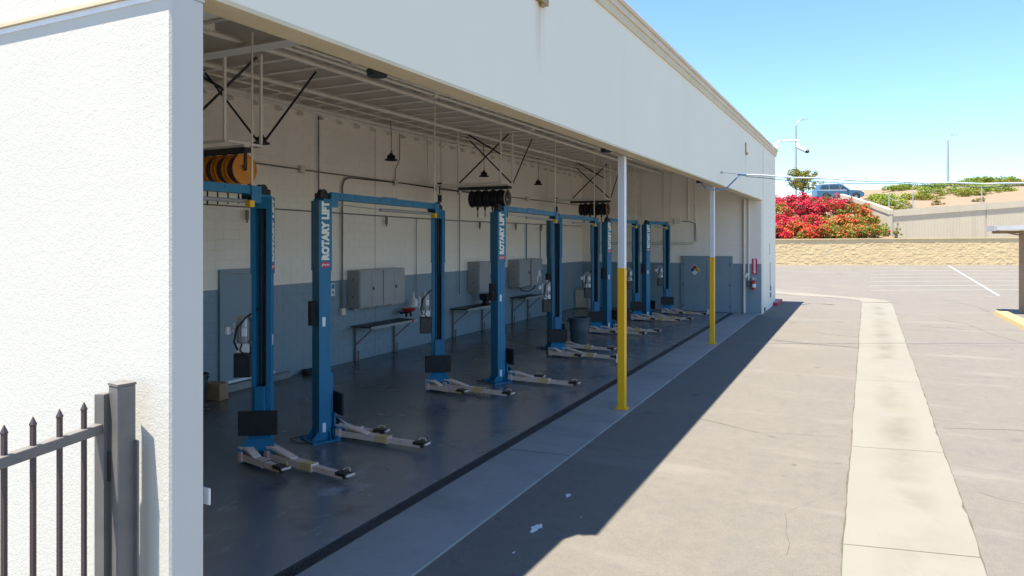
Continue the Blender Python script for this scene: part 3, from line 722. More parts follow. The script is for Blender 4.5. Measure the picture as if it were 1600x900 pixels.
me_plate = B().span((0, -.0015, -.07), (.05, .0015, .07)).mesh('placard', 'white', False)
oval = B()
oval.bm.faces.new([oval.bm.verts.new((.075 * math.cos(a * math.pi / 12), .045 * math.sin(a * math.pi / 12), 0)) for a in range(24)])
me_oval = oval.mesh('logo_oval', 'redlabel', False)
sq = B()
for k in range(7): sq.box((-.045 + k * .016, .004 * ((k * 5) % 3 - 1), 0), (.009, .026 if k else .045, .001), Matrix.Rotation(R(-18), 3, 'Z'))
me_script = sq.mesh('logo_script', 'lettering', False)
# arms: local x along the arm, pivot at origin
def arm_meshes(L):
    b = B(); o = .62 * L
    b.span((-.03, -.055, .045), (o, .055, .062)); b.span((-.03, -.055, .062), (o, -.043, .135)); b.span((-.03, .043, .062), (o, .055, .135)); b.span((.28, -.043, .12), (o, .043, .135))
    b.prism([(-.035, -.055, .225), (.10, -.055, .225), (o * .55, -.055, .145), (o * .55, -.055, .128), (.09, -.055, .19), (-.035, -.055, .19)], (0, .11, 0))
    b.span((-.06, -.075, .03), (.02, -.045, .225)); b.span((-.06, .045, .03), (.02, .075, .225)); b.cyl((-.02, 0, .02), (-.02, 0, .235), .03)
    b.span((o - .05, -.061, .041), (o, .061, .139))
    a = b.mesh('arm', 'arm')
    b = B(); b.span((o - .02, -.040, .05), (L, .040, .063)); b.span((o - .02, -.040, .063), (L, -.031, .118)); b.span((o - .02, .031, .063), (L, .040, .118)); b.span((o - .02, -.031, .106), (L - .12, .031, .118))
    b.span((o + .05, -.0415, .08), (L - .12, -.040, .088))
    e = b.mesh('arm_extension', 'arm')
    b = B(); b.lathe([(.001, .05), (.035, .05), (.035, .10), (.06, .105), (.06, .122), (.001, .122)], (L + .02, 0, .0), 'Z', 14); b.box((L + .0, .0, .122), (.20, .13, .016), bev=.004); b.span((L - .1, -.06, .09), (L + .11, -.05, .125)); b.span((L - .1, .05, .09), (L + .11, .06, .125))
    p = b.mesh('lift_pad', 'darksteel')
    b = B(); b.tube([(L - .08, .055, .125), (L - .05, .075, .16), (L + .02, .075, .16), (L + .05, .055, .125)], .007); b.span((L + .09, -.065, .10), (L + .12, .065, .125))
    q = b.mesh('pad_bracket', 'arm')
    return a, e, p, q
ARM = {'long': arm_meshes(1.42), 'short': arm_meshes(.82)}
def put_arm(root, kind, piv, tip):
    a, e, p, q = ARM[kind]; ang = math.atan2(tip[1] - piv[1], tip[0] - piv[0])
    o = ob('arm', a, None, root, (piv[0], piv[1], 0), (0, 0, ang))
    for n, m in (('arm_extension', e), ('lift_pad', p), ('pad_bracket', q)): ob(n, m, None, o)
def put_text(col, side):
    # side +1: label on local +X face, -1: on local -X face; letters read upwards
    n = Vector((side, 0, 0)); up = Vector((0, 0, 1)); right = up.cross(n)
    mt = Matrix((up, -right, n)).transposed().to_4x4()
    for nm, me, u, v_, d in (('lettering', TX, 2.70, -.06, .1412), ('logo_oval', me_oval, 2.63, 0, .1410), ('logo_script', me_script, 2.63, 0, .1416)):
        o = ob(nm, me, None, col)
        base = n * d + up * u
        if nm == 'lettering': o.matrix_local = Matrix.Translation(base + right * .062) @ mt
        else: o.matrix_local = Matrix.Translation(base) @ Matrix((right, up, n)).transposed().to_4x4()
me_motor = B().lathe([(.001, 1.58), (.075, 1.58), (.098, 1.62), (.098, 1.9), (.08, 1.95), (.001, 1.95)], (0, 0, 0), 'Z', 16)
for k in range(16):
    a = k * math.pi / 8; me_motor.box((.1 * math.cos(a), .1 * math.sin(a), 1.76), (.03, .006, .26), Matrix.Rotation(a, 3, 'Z'))
me_motor = me_motor.mesh('motor', 'zinc')
me_valve = B().span((-.09, -.08, 1.45), (.09, .08, 1.58), bev=.015).box((.03, -.1, 1.74), (.07, .05, .12), bev=.008).span((-.13, -.05, 1.62), (-.09, .05, 1.86)).mesh('valve_block', 'white')
me_tank = B().span((-.115, -.1, 1.12), (.115, .1, 1.45), bev=.012).mesh('oil_tank', 'blackmetal')
me_hose = B().tube([(-.06, -.09, 1.5), (-.1, -.12, 1.62), (-.06, -.13, 1.8), (.06, -.1, 1.95), (.2, -.02, 2.05)], .014).tube([(.0, -.1, 1.58), (-.02, -.13, 1.5), (.04, -.13, 1.44), (.14, -.05, 1.4)], .011).mesh('hose', 'black')
me_lever = B().cyl((-.1, -.02, 1.74), (-.2, -.05, 1.76), .012).cyl((-.2, -.05, 1.71), (-.2, -.05, 1.81), .04).mesh('control_lever', 'white')
def make_column(root, pos, rz, side, name='column'):
    c = ob('column', me_lower, None, root, (pos[0], pos[1], 0), (0, 0, rz))
    for n, m in (('upper_sleeve', me_upper), ('base_plate', me_base), ('hydraulic_cylinder', me_cyl), ('inner_channel', me_inner)): ob(n, m, None, c)
    put_text(c, side)
    if side < 0: ob('lock_cover', me_lock, None, c, (.03, .0925, 0))
    o = ob('placard', me_plate, None, c, (side * .129, -.005, 1.78 if side < 0 else 1.62), (0, 0, R(90)))
    if side < 0: ob('placard', me_plate, None, c, (side * .129, -.01, .2), (0, 0, R(90)))
    k = ob('carriage', me_car, None, root, (pos[0], pos[1], 0), (0, 0, rz))
    ob('carriage_foot', me_foot, None, k); ob('door_guard', me_pad, None, k)
    return c
def make_lift(pl, pr, label, first=False):
    d = Vector(pr) - Vector(pl); L = d.length; rz = math.atan2(-d.x, d.y)
    t = thing('two_post_lift', label, 'car lift', (pl[0], pl[1], 0), rz, 'blue two-post car lifts in a row of bays')
    make_column(t, (0, 0), R(150), -1); make_column(t, (0, L), R(30), 1)
    put_arm(t, 'long', (.27, L - .13), (1.72, L - .40)); put_arm(t, 'short', (-.02, L - .30), (.95, L - .55))
    put_arm(t, 'long', (.27, .13), (1.70, .0)); put_arm(t, 'short', (-.02, .30), (.95, .40))
    # overhead beam, pulleys, padded cut-off bar
    b = B(); b.span((-.075, .12, 3.62), (.075, L - .12, 3.635)); b.span((-.075, .12, 3.635), (-.063, L - .12, 3.73)); b.span((.063, .12, 3.635), (.075, L - .12, 3.73)); b.span((-.075, L * .45, 3.732), (.075, L * .55, 3.745))
    for k in range(9): b.cyl((.075, L * (.1 + .1 * k), 3.685), (.085, L * (.1 + .1 * k), 3.685), .012, n=6)
    ob('overhead_beam', b, 'lift', t)
    for y, s in ((0, 1), (L, -1)):
        ob('beam_bracket', B().span((-.09, y - .07 if s > 0 else y - .3, 3.594), (.09, y + .3 if s > 0 else y + .07, 3.62)).span((.078, y + (.12 if s > 0 else -.3), 3.5), (.092, y + (.3 if s > 0 else -.12), 3.73)), 'lift', t)
        ob('pulley', B().lathe([(.03, -.035), (.09, -.035), (.08, 0), (.09, .035), (.03, .035)], (0, y + s * .02, 3.68), 'X', 14).span((-.05, y - .1, 3.62), (.05, y + .1, 3.7)), 'black', t)
    ob('cutoff_bar', B().cyl((.02, L * .42, 3.52), (.02, L - .25, 3.52), .028).cyl((.02, .3, 3.555), (.02, L * .42, 3.525), .008), 'bar', t)
    ob('limit_switch', B().span((.03, L - .36, 3.44), (.12, L - .27, 3.53), bev=.006), 'yellow', t)
    ob('switch_bracket', B().span((-.06, L - .33, 3.50), (.03, L - .2, 3.60)), 'blackmetal', t)
    p = Vector((0, L)) + Vector((math.cos(R(30)), math.sin(R(30)))) * -.25
    u = ob('power_unit', me_motor, None, t, (p.x, p.y, 0), (0, 0, R(30)))
    for n, m in (('valve_block', me_valve), ('oil_tank', me_tank), ('hose', me_hose), ('control_lever', me_lever)): ob(n, m, None, u)
    ob('power_drop', B().tube([(.05, L - .25, 3.62), (.05, L - .25, 5.8)], .014), 'conduit', t)
    ob('floor_hose', B().tube([(-.05, .3, .012), (-.3, .0, .02), (-.38, -.25, .03), (-.15, -.35, .015), (.0, -.3, .02)], .009), 'darksteel', t)
    return t
make_lift((-7.2, 3.45), (-7.37, 7.18), 'blue two-post lift beside the stucco wall, only its far column in view, orange reels above')
make_lift((-7.24, 8.22), (-7.62, 12.1), 'blue two-post lift with its large label in full view, wall cabinets behind between its columns')
make_lift((-6.82, 13.2), (-7.06, 17.0), 'blue two-post lift whose far column stands beside the round rubbish bin')
make_lift((-7.55, 17.9), (-7.66, 21.75), 'blue two-post lift behind the rubbish bin, only its far column showing clear')
make_lift((-7.4, 22.15), (-7.48, 25.85), 'blue two-post lift partly hidden behind the tall yellow and white post')
make_lift((-7.2, 26.25), (-7.0, 28.65), 'blue two-post lift by the end wall, beside the blue double door')

# ------------------------------------------------------------------ hose reel racks
def reel_mesh(mat_disc, mat_hose, mat_face=None):
    b = B(); 
    for x in (-.085, .07): b.lathe([(.06, x), (.235, x), (.24, x + .008), (.235, x + .016), (.06, x + .016)], (0, 0, 0), 'X', 26, 0)
    b.lathe([(.235, .086), (.24, .092), (.215, .095), (.205, .075), (.14, .07), (.07, .068), (.06, .09), (.001, .09)], (0, 0, 0), 'X', 26, 2)
    b.lathe([(.1, -.07), (.205, -.07), (.212, -.03), (.205, .0), (.212, .035), (.205, .07), (.1, .07)], (0, 0, 0), 'X', 22, 1)
    return b.mesh('reel', [mat_disc, mat_hose, mat_face or mat_disc])
me_bracket = B().span((-.105, -.03, .0), (-.095, .03, .27)).span((-.105, -.03, .25), (.105, .03, .262)).span((.098, -.025, .0), (.108, .025, .25)).cyl((-.11, 0, 0), (.115, 0, 0), .022).tube([(.108, -.02, -.02), (.13, -.06, .02), (.13, -.08, .06)], .014).mesh('bracket', 'blackmetal')
me_nozzle = B().cyl((0, .16, -.2), (0, .17, -.3), .03).cyl((0, .17, -.3), (0, .17, -.42), .012).cyl((0, .17, -.42), (0, .17, -.52), .02, .008).mesh('hose_end', 'black')
def reel_rack(y, xr, zc, discs, label, struts=True):
    xl = xr - 1.25
    t = thing('reel_rack', 'pale hanging frame above the ' + label, 'rack', (xr, y, zc), 0, 'reel racks hung from the roof')
    g = B(); g.span((-2.3, -.38, .32), (.06, -.34, .36)); g.span((-2.3, .34, .32), (.06, .38, .36)); g.span((-1.5, -.05, .275), (.1, .05, .318))
    for x in (-2.28, -1.3, .04): g.span((x, -.34, .322), (x + .04, .34, .358))
    ob('frame', g, 'steelw', t)
    for x, yy in ((.03, -.36), (.03, .36), (-1.3, -.36), (-2.28, -.36), (-2.28, .36)):
        ob('hanger', B().span((x - .02, yy - .02, .36), (x + .02, yy + .02, 5.97 - zc)), 'steelw', t)
    for p, q in (((.04, .37, .36), (.06, 1.6, 5.96 - zc)), ((.02, .37, .36), (-1.5, .5, 5.96 - zc)), ((-1.25, -.35, .37), (-.1, .4, 5.96 - zc)), ((.04, -.36, 1.1), (-.9, -1.0, 5.96 - zc))):
        ob('brace', B().tube([p, q], .022, 4), 'blackmetal', t)
    me_tb = B().span((-1.45, -.09, .20), (.15, .09, .272)).mesh('mounting_bar', 'blackmetal'); ob('mounting_bar', me_tb, None, t)
    for k, me in enumerate(discs):
        o = ob('hose_reel', me, None, None, (xr - .02 - k * .235, y, zc - .06))
        tag(o, (['outermost', 'second', 'middle', 'fourth', 'innermost'][k] + ' of the ' + label), 'hose reel', 'hose reels on the ' + label)
        br = ob('bracket', me_bracket, None, o); ob('hose_end', me_nozzle, None, o)
    # electric cord reel at the inner end, with its drop cord
    c = thing('cord_reel', 'small yellow cord reel behind the ' + label, 'cord reel', (xr - 2.05, y - .1, zc - .02), R(35), 'yellow cord reels')
    ob('drum', B().lathe([(.03, -.05), (.13, -.05), (.135, -.04), (.10, -.03), (.10, .03), (.135, .04), (.13, .05), (.03, .05)], (0, 0, 0), 'X', 20), 'blackmetal', c)
    ob('cover', B().lathe([(.001, .062), (.1, .06), (.125, .045), (.125, .04)], (0, 0, 0), 'X', 20), 'yellow', c)
    ob('hook', B().tube([(0, 0, .12), (0, 0, .34)], .02).span((-.06, -.05, .34), (.06, .05, .45)), 'blackmetal', c)
    ob('cord', B().tube([(0, -.1, -.08), (0, -.1, -.95)], .007), 'greypipe', c)
    ob('cord_lamp', B().cyl((0, -.1, -.95), (0, -.1, -1.2), .026, .02), 'yellow', c)
    ob('cord_plug', B().cyl((0, -.1, -1.2), (0, -.1, -1.45), .012), 'black', c)
ro = reel_mesh('orange', 'maroon'); rk = reel_mesh('blackmetal', 'black'); rw = reel_mesh('blackmetal', 'black', 'cream'); rm = reel_mesh('maroon', 'black'); rd = reel_mesh('blackmetal', 'black', 'orange')
reel_rack(7.95, -8.6, 4.16, [ro] * 5, 'orange reels behind the stucco wall')
reel_rack(17.1, -8.6, 4.20, [rw, rk, rk, rk, rk], 'black reels in the middle of the shop')
reel_rack(25.7, -8.6, 4.24, [rd, rk, rm, rm, rm], 'dark red reels beside the tall post')

# ------------------------------------------------------------------ pendant lamps
b = B(); b.lathe([(.001, .17), (.04, .17), (.055, .13), (.06, .06), (.15, .02), (.165, 0), (.155, -.01), (.145, 0), (.05, .03), (.001, .035)], (0, 0, 0), 'Z', 20)
for k in range(8): b.box((.075 * math.cos(k * .785), .075 * math.sin(k * .785), .085), (.05, .006, .07), Matrix.Rotation(k * .785, 3, 'Z'))
me_lamp = b.mesh('lamp_shade', 'blackmetal')
for x, y, z, lab in ((-10.3, 10.0, 4.86, 'black high-bay lamp hanging below the braces of the orange reel rack'), (-10.3, 14.2, 4.97, 'black high-bay lamp hanging in front of bare cream wall above the wall cabinets'),
                     (-10.3, 19.0, 4.96, 'black high-bay lamp hanging just above the black hose reels'), (-10.3, 23.1, 5.0, 'black high-bay lamp hanging between the black and the dark red reel racks')):
    t = thing('pendant_lamp', lab, 'lamp', (x, y, z), 0, 'black pendant lamps along the back wall')
    ob('lamp_shade', me_lamp, None, t); ob('cord', B().tube([(0, 0, .17), (.01, 0, .6), (-.01, -.02, 5.97 - z)], .008), 'blackmetal', t)
    ob('hook', B().tube([(0, 0, .17), (.03, 0, .2), (0, 0, .25)], .008), 'blackmetal', t)

# ------------------------------------------------------------------ wall cabinets
def cabinet(y0, y1, z0, z1, xf, doors, label, sticker=False):
    t = thing('wall_cabinet', label, 'cabinet', (-11.19, y0, z0), 0, 'grey steel cabinets hung on the block wall')
    dx, dy, dz = xf + 11.19, y1 - y0, z1 - z0
    ob('cabinet_body', B().span((0, 0, 0), (dx - .02, dy, dz), bev=.006).span((.05, .12, -.06), (.12, .24, 0)).span((.05, dy - .24, -.06), (.12, dy - .12, 0)), 'cab', t)
    n = doors; wd = (dy - .03) / n
    for k in range(n):
        d = ob('door', B().span((dx - .019, .015 + k * wd + .004, .03), (dx, .015 + (k + 1) * wd - .004, dz - .03), bev=.004), 'cab', t)
        if k == n - 1:
            yy = .015 + k * wd + (.06 if n > 1 else wd - .12)
            ob('handle', B().span((dx, yy - .02, dz * .45), (dx + .012, yy + .02, dz * .55)).cyl((dx, yy, dz * .5), (dx + .035, yy, dz * .5), .016), 'darksteel', d)
        if sticker and k == 0:
            ob('notice', B().span((dx + .001, wd * .62, dz * .32), (dx + .003, wd * .86, dz * .55)).span((dx + .001, wd * .5, dz * .12), (dx + .003, wd * .62, dz * .34)), 'white', d)
    ob('keyhole', B().cyl((dx * .45, -.001, dz * .3), (dx * .45, .004, dz * .3), .02).cyl((dx * .45, -.001, dz * .75), (dx * .45, .004, dz * .75), .02), 'blackmetal', t)
cabinet(13.62, 14.56, 1.33, 2.26, -10.80, 2, 'grey two-door wall cabinet, the one beside the vertical conduit')
cabinet(14.565, 15.52, 1.33, 2.26, -10.80, 2, 'grey two-door wall cabinet adjoining another, beside the teal notice')
cabinet(19.55, 20.45, 1.33, 2.30, -10.76, 1, 'single grey wall cabinet half hidden behind a blue lift column')
cabinet(22.45, 23.40, 1.31, 2.30, -10.74, 1, 'grey one-door wall cabinet with a dark hose hanging beneath it')
cabinet(23.5, 24.5, 1.31, 2.30, -10.74, 1, 'grey one-door wall cabinet with white notices stuck on its door', True)
tag(ob('sagging_hose', B().tube([(-10.8, 22.5, 1.35), (-10.7, 22.6, 1.2), (-10.7, 23.1, 1.13), (-10.75, 23.7, 1.2), (-10.8, 24.0, 1.3)], .02), 'black'), 'dark hose sagging below the two single grey cabinets', 'hose')
for y, z, lab in ((15.72, 1.78, 'small white and teal notice on the blue wall beside the wall cabinets'), (13.1, 1.82, 'small white and teal notice on the blue wall behind the labelled lift column')):
    t = thing('notice', lab, 'notice', (-11.19, y, z), 0, 'white and teal wall notices')
    ob('plate', B().span((0, -.07, -.15), (.006, .07, .15)), 'white', t); ob('print', B().span((.006, -.055, .02), (.008, .055, .13)).cyl((.006, 0, -.07), (.008, 0, -.07), .035), 'teal', t)

# ------------------------------------------------------------------ folding wall benches
def bench(y0, y1, z, label, tape=False):
    t = thing('wall_bench', label, 'workbench', (-11.19, y0, 0), 0, 'dark steel benches fixed along the block wall')
    L = y1 - y0
    ob('bench_top', B().span((0, 0, z - .03), (.62, L, z), bev=.006), 'darksteel', t); ob('top_edge', B().span((.621, 0, z - .06), (.633, L, z + .004)), 'cab', t)
    for yy in (.12, L - .25):
        ob('leg', B().span((.02, yy, 0), (.06, yy + .04, z - .03)).span((.0, yy - .02, 0), (.09, yy + .06, .012)).span((.1, yy + .03, 0), (.13, yy + .05, .25)), 'greypipe', t)
        ob('strut', B().tube([(.05, yy + .02, z * .45), (.58, yy + .02, z - .05)], .016, 4), 'greypipe', t)
        if tape:
            p = [(.05 + .53 * k, yy + .02, z * .45 + (z * .55 - .05) * k) for k in (.02, .45)]
            if yy < .5: ob('tape', B().tube(p, .021, 4), 'pink', t)
            else: ob('tape', B().span((.58, yy - .02, z - .07), (.64, yy + .06, z + .006)), 'redlabel', t)
bench(13.75, 15.75, .88, 'dark folding bench under the double cabinets, pink tape on its strut', True)
bench(18.45, 20.7, .90, 'dark folding bench carrying a large black vice, behind a lift column')
bench(22.6, 24.3, .94, 'dark folding bench below the two single grey cabinets')
b = B(); b.loft([[(-.13 * k, -.16 * k, z), (.13 * k, -.16 * k, z), (.13 * k, .16 * k, z), (-.13 * k, .16 * k, z)] for k, z in ((.9, 0), (.9, .03), (.55, .05), (.55, .14), (1, .18), (1.1, .34), (.9, .36))])
b.span((-.08, .18, .2), (.08, .30, .36)).cyl((0, .16, .26), (0, .45, .26), .025)
tag(ob('bench_vice', b, 'black', None, (-10.75, 19.95, .902)), 'large black vice standing on the middle wall bench', 'vice')
t = thing('oil_tray', 'red round tray on a black bracket beside the bench with pink tape', 'tray', (-11.0, 15.75, 1.03))
ob('tray_bowl', B().lathe([(.001, .03), (.1, .03), (.19, .09), (.2, .12), (.18, .12), (.1, .05), (.001, .05)], (.15, 0, 0), 'Z', 20), 'red', t); ob('tray_bracket', B().span((-.19, -.03, 0), (.2, .03, .03)).span((.0, -.18, -.02), (.06, .18, .02)).cyl((.15, -.1, -.1), (.15, -.1, 0), .03).cyl((.15, .1, -.1), (.15, .1, 0), .03), 'black', t)
tag(ob('funnel', B().lathe([(.005, .40), (.02, .38), (.03, .28), (.13, .0), (.12, .0), (.02, .26)], (-10.93, 16.1, 1.18), 'Z', 18), 'white'), 'white cone funnel hanging point up on the wall above the red tray', 'funnel')

# ------------------------------------------------------------------ things on the floor
def bin_(loc, s, label, name='rubbish_bin', group=None):
    t = thing(name, label, 'bin', loc)
    ob('bin_body', B().lathe([(.001, .01), (.21 * s, .01), (.215 * s, .03), (.235 * s, .45 * s), (.25 * s, .5 * s), (.245 * s, .53 * s), (.265 * s, .78 * s), (.255 * s, .78 * s), (.20 * s, .06), (.001, .05)], (0, 0, 0), 'Z', 28), 'bin', t)
    ob('rim', B().lathe([(.262 * s, .76 * s), (.29 * s, .77 * s), (.295 * s, .81 * s), (.265 * s, .825 * s), (.25 * s, .80 * s), (.255 * s, .77 * s)], (0, 0, 0), 'Z', 28), 'bin', t)
    for a in (1, -1): ob('handle', B().box((a * .28 * s * cs, a * .28 * s * sn, .72 * s), (.07 * s, .1 * s, .06 * s), Matrix.Rotation(HEAD, 3, 'Z'), bev=.01 * s), 'bin', t)
bin_((-6.9, 18.25, 0), 1.05, 'round dark blue-grey rubbish bin standing between two lifts')
bin_((-11.0, 9.15, 0), .62, 'small dark blue bin at the back wall beside the cardboard box', 'waste_bin')
t = thing('cardboard_box', 'brown cardboard box on the floor by the blue back door', 'box', (-10.82, 9.42, 0), R(8))
ob('carton', B().span((-.15, -.12, 0), (.15, .12, .30), bev=.004), 'cardboard', t); ob('flap', B().box((0, 0, .305), (.3, .24, .006)).box((-.17, 0, .29), (.10, .23, .005), Matrix.Rotation(R(30), 3, 'Y')), 'cardboard', t)
tag(ob('rubber_block', B().span((-.10, -.16, 0), (.10, .16, .11), bev=.03), 'black', None, (-11.0, 12.1, .0)), 'small black rubber block on the floor against the blue wall', 'block')
t = thing('open_locker', 'beige box cabinet standing open on the floor in the back corner', 'cabinet', (-10.85, 29.3, 0))
ob('locker_body', B().span((-.32, -.3, 0), (-.28, .3, .84)).span((.28, -.3, 0), (.32, .3, .84)).span((-.34, -.32, .81), (.34, .3, .86)).span((-.28, -.1, 0), (.28, .3, .80)), 'cab', t); ob('locker_panel', B().span((-.278, -.24, .03), (.278, -.2, .80)), 'cream', t)

# ------------------------------------------------------------------ signs on the end wall and doors
t = thing('hazard_sign', 'diamond hazard sign in red, blue, yellow and white on the blue double door', 'sign', (-6.12, 29.925, 1.74))
for nm, cx, cz, mt in (('red_field', 0, .108, 'nfred'), ('blue_field', -.108, 0, 'nfblue'), ('yellow_field', .108, 0, 'nfyellow')):
    ob(nm, B().prism([(cx, -.004, cz - .106), (cx + .106, -.004, cz), (cx, -.004, cz + .106), (cx - .106, -.004, cz)], (0, .002, 0)), mt, t)
ob('backing', B().prism([(0, -.001, -.235), (.235, -.001, 0), (0, -.001, .235), (-.235, -.001, 0)], (0, .006, 0)), 'white', t)
for ch, cx, cz in (('1', -.108, 0), ('0', .108, 0)):
    me = text_mesh(ch, .10, .055 if ch == '0' else .03, .02); me.materials.append(M['blackmetal'])
    ob('numeral', me, None, t, (cx - (.0275 if ch == '0' else .015), -.006, cz - .05), (R(90), 0, 0))
t = thing('fire_extinguisher', 'red fire extinguisher hung on the blue wall beside the downpipe', 'extinguisher', (-3.74, 29.86, .98))
ob('cylinder', B().lathe([(.001, 0), (.075, .0), (.08, .02), (.08, .30), (.06, .36), (.025, .39), (.025, .41), (.001, .41)], (0, 0, 0), 'Z', 18), 'red', t)
ob('valve', B().cyl((0, 0, .40), (0, 0, .46), .03).box((.03, -.02, .47), (.2, .03, .025), Matrix.Rotation(R(20), 3, 'Y')).box((-.04, -.02, .42), (.16, .03, .025), Matrix.Rotation(R(-35), 3, 'Y')), 'white', t)
ob('hose', B().tube([(.03, 0, .44), (-.1, -.04, .42), (-.11, -.06, .3), (-.1, -.06, .14)], .016), 'black', t); ob('label', B().lathe([(.0815, .1), (.0815, .24)], (0, 0, 0), 'Z', 18), 'white', t); ob('wall_bracket', B().span((-.03, .05, .1), (.03, .13, .4)), 'darksteel', t)
t = thing('extinguisher_sign', 'narrow red and white sign above the fire extinguisher', 'sign', (-3.72, 29.975, 1.92))
ob('plate', B().span((-.1, -.006, -.32), (.1, .01, .32)), 'redlabel', t); ob('print', B().span((-.035, -.008, -.2), (.035, -.006, .3)).prism([(-.07, -.008, -.2), (.07, -.008, -.2), (0, -.008, -.3)], (0, .002, 0)), 'white', t)

# ------------------------------------------------------------------ swung-open gate by the stucco wall
gd = Vector((.255, -.967, 0))
g = thing('picket_gate', 'grey steel picket gate swung open beside the white stucco wall', 'gate', (-3.765, 2.50, 0), math.atan2(gd.y, gd.x))
ob('stile', B().span((-.035, -.03, .08), (.03, .03, 2.145)).span((-.027, -.022, 2.146), (.022, .022, 2.147)), 'fence', g)
ob('stile', B().span((1.72, -.025, .08), (1.77, .025, 2.1)), 'fence', g)
ob('rail', B().span((.03, -.024, 1.93), (1.72, .024, 1.985), bev=.003), 'fence', g); ob('rail', B().span((.03, -.024, .18), (1.72, .024, .235), bev=.003), 'fence', g)
pk = B().span((-.010, -.010, .12), (.010, .010, 2.09)).loft([[(x * s, y * s, z) for x, y in ((-1, -1), (1, -1), (1, 1), (-1, 1))] for s, z in ((.0115, 2.085), (.0125, 2.09), (.0012, 2.128))]).mesh('picket', 'fencebrown', False)
for k in range(10): ob('picket', pk, None, g, (.135 + k * .158, 0, 0))
ob('latch', B().span((-.04, .031, 1.78), (-.02, .045, 1.96)).span((-.035, -.05, 1.72), (.0, -.031, 1.86)), 'darksteel', g)
p = thing('gate_post', 'thick square grey gate post with a capped top against the stucco wall', 'post', (-3.69, 2.56, 0), R(-8))
ob('post_shaft', B().span((-.05, -.05, -.03), (.05, .05, 2.19), bev=.004), 'fence', p)
ob('post_cap', B().loft([[(x * s, y * s, z) for x, y in ((-1, -1), (1, -1), (1, 1), (-1, 1))] for s, z in ((.0525, 2.19), (.0525, 2.203), (.02, 2.214))]), 'fence', p)
ob('latch_keeper', B().span((-.075, -.058, 1.70), (-.045, -.03, 1.93)).span((-.05, -.062, 1.66), (-.02, -.05, 1.82)).cyl((-.05, -.065, 1.66), (-.05, -.065, 1.60), .012), 'darksteel', p)
ob('hinge_plate', B().span((.05, .04, .3), (.085, .05, 1.88)), 'fence', p)

# ------------------------------------------------------------------ overhead cable with its anchor
t = thing('overhead_cable', 'pale sleeved cable strung from the front of the building across the driveway', 'cable', (-3.43, 20.3, 4.84))
pts = []
for k in range(41):
    f = k / 40; x = .62 + 17.4 * f; y = .35 + 9.0 * f
    pts.append((x, y, .0 + .62 * f - .50 * math.sin(math.pi * min(1, f * 1.02)) + .012 * math.sin(k * 1.7)))
ob('sleeve', B().tube(pts, [.022 + .004 * math.sin(k * 2.1) for k in range(41)], 8), 'cable', t)
ob('tie_wire', B().tube([(.0, 0, .06), (.35, .2, .03), pts[0]], .009), 'zinc', t); ob('eye_bolt', B().lathe([(.02, -.012), (.035, 0), (.02, .012)], (.03, 0, .06), 'Y', 12), 'zinc', t)
ob('clamp', B().cyl((.42, .24, .02), (.64, .36, .0), .032), 'bluecable', t)
ob('lead', B().tube([(-.16, -1.9, -.36), (-.10, -1.7, -.48), (.05, -1.0, -.50), (.2, -.3, -.42), (.4, .2, -.1), (.5, .28, .0)], .02), 'bluecable', t)
for k in (7, 13, 20, 27, 33): ob('cable_tie', B().cyl(tuple(Vector(pts[k]) + Vector((0, 0, -.02))), tuple(Vector(pts[k]) + Vector((.01, 0, .09))), .012), 'bluecable', t)
ob('sagging_wire', B().tube([tuple(Vector(q) + Vector((0, .03, -.05 - .05 * abs(math.sin(k * .35))))) for k, q in enumerate(pts)], .010, 5), 'bluecable', t)

# ------------------------------------------------------------------ carport at the right
t = thing('carport', 'open metal carport with pale flat roof and brown corner post', 'carport', (6.05, 35.2, -.03))
ob('roof', B().loft([[(-1.0, y, 3.42), (6, y, 3.62), (6, y, 3.80), (-1.0, y, 3.60)] for y in (-1.2, 1.0)]), 'roofmetal', t)
ob('gutter_edge', B().span((-1.04, -1.2, 3.40), (-.985, 1, 3.62)), 'roofmetal', t)
for x, y in ((.1, .1), (5.5, .1)): ob('corner_post', B().span((x - .1, y - .1, 0), (x + .1, y + .1, 3.42 + .03 * x), bev=.006).span((x - .16, y - .16, 0), (x + .16, y + .16, .03)), 'rustbrown', t)
b = B()
zz = [(.22 + k * .07, -.02 - (.03 if k % 2 else 0)) for k in range(8)]
b.prism([(x, y, .02) for x, y in zz] + [(x, .0, .02) for x, _ in zz[::-1]], (0, 0, 3.38)); ob('corrugated_panel', b, 'sheet', t)
b = B(); b.span((.8, .1, .02), (5.4, .14, 3.45)); ob('back_panel', b, 'rustbrown', t)
ob('knee_brace', B().tube([(-.95, -.9, 3.42), (-.5, -.5, 3.32), (.05, .0, 3.22)], .03), 'rustbrown', t); ob('rafter', B().span((-.95, -.06, 3.30), (5.9, .06, 3.41)), 'rustbrown', t)
struct(ob('carport_slab', B().span((5.75, 34.9, -.2), (12.2, 37.2, -.012)), 'road'))

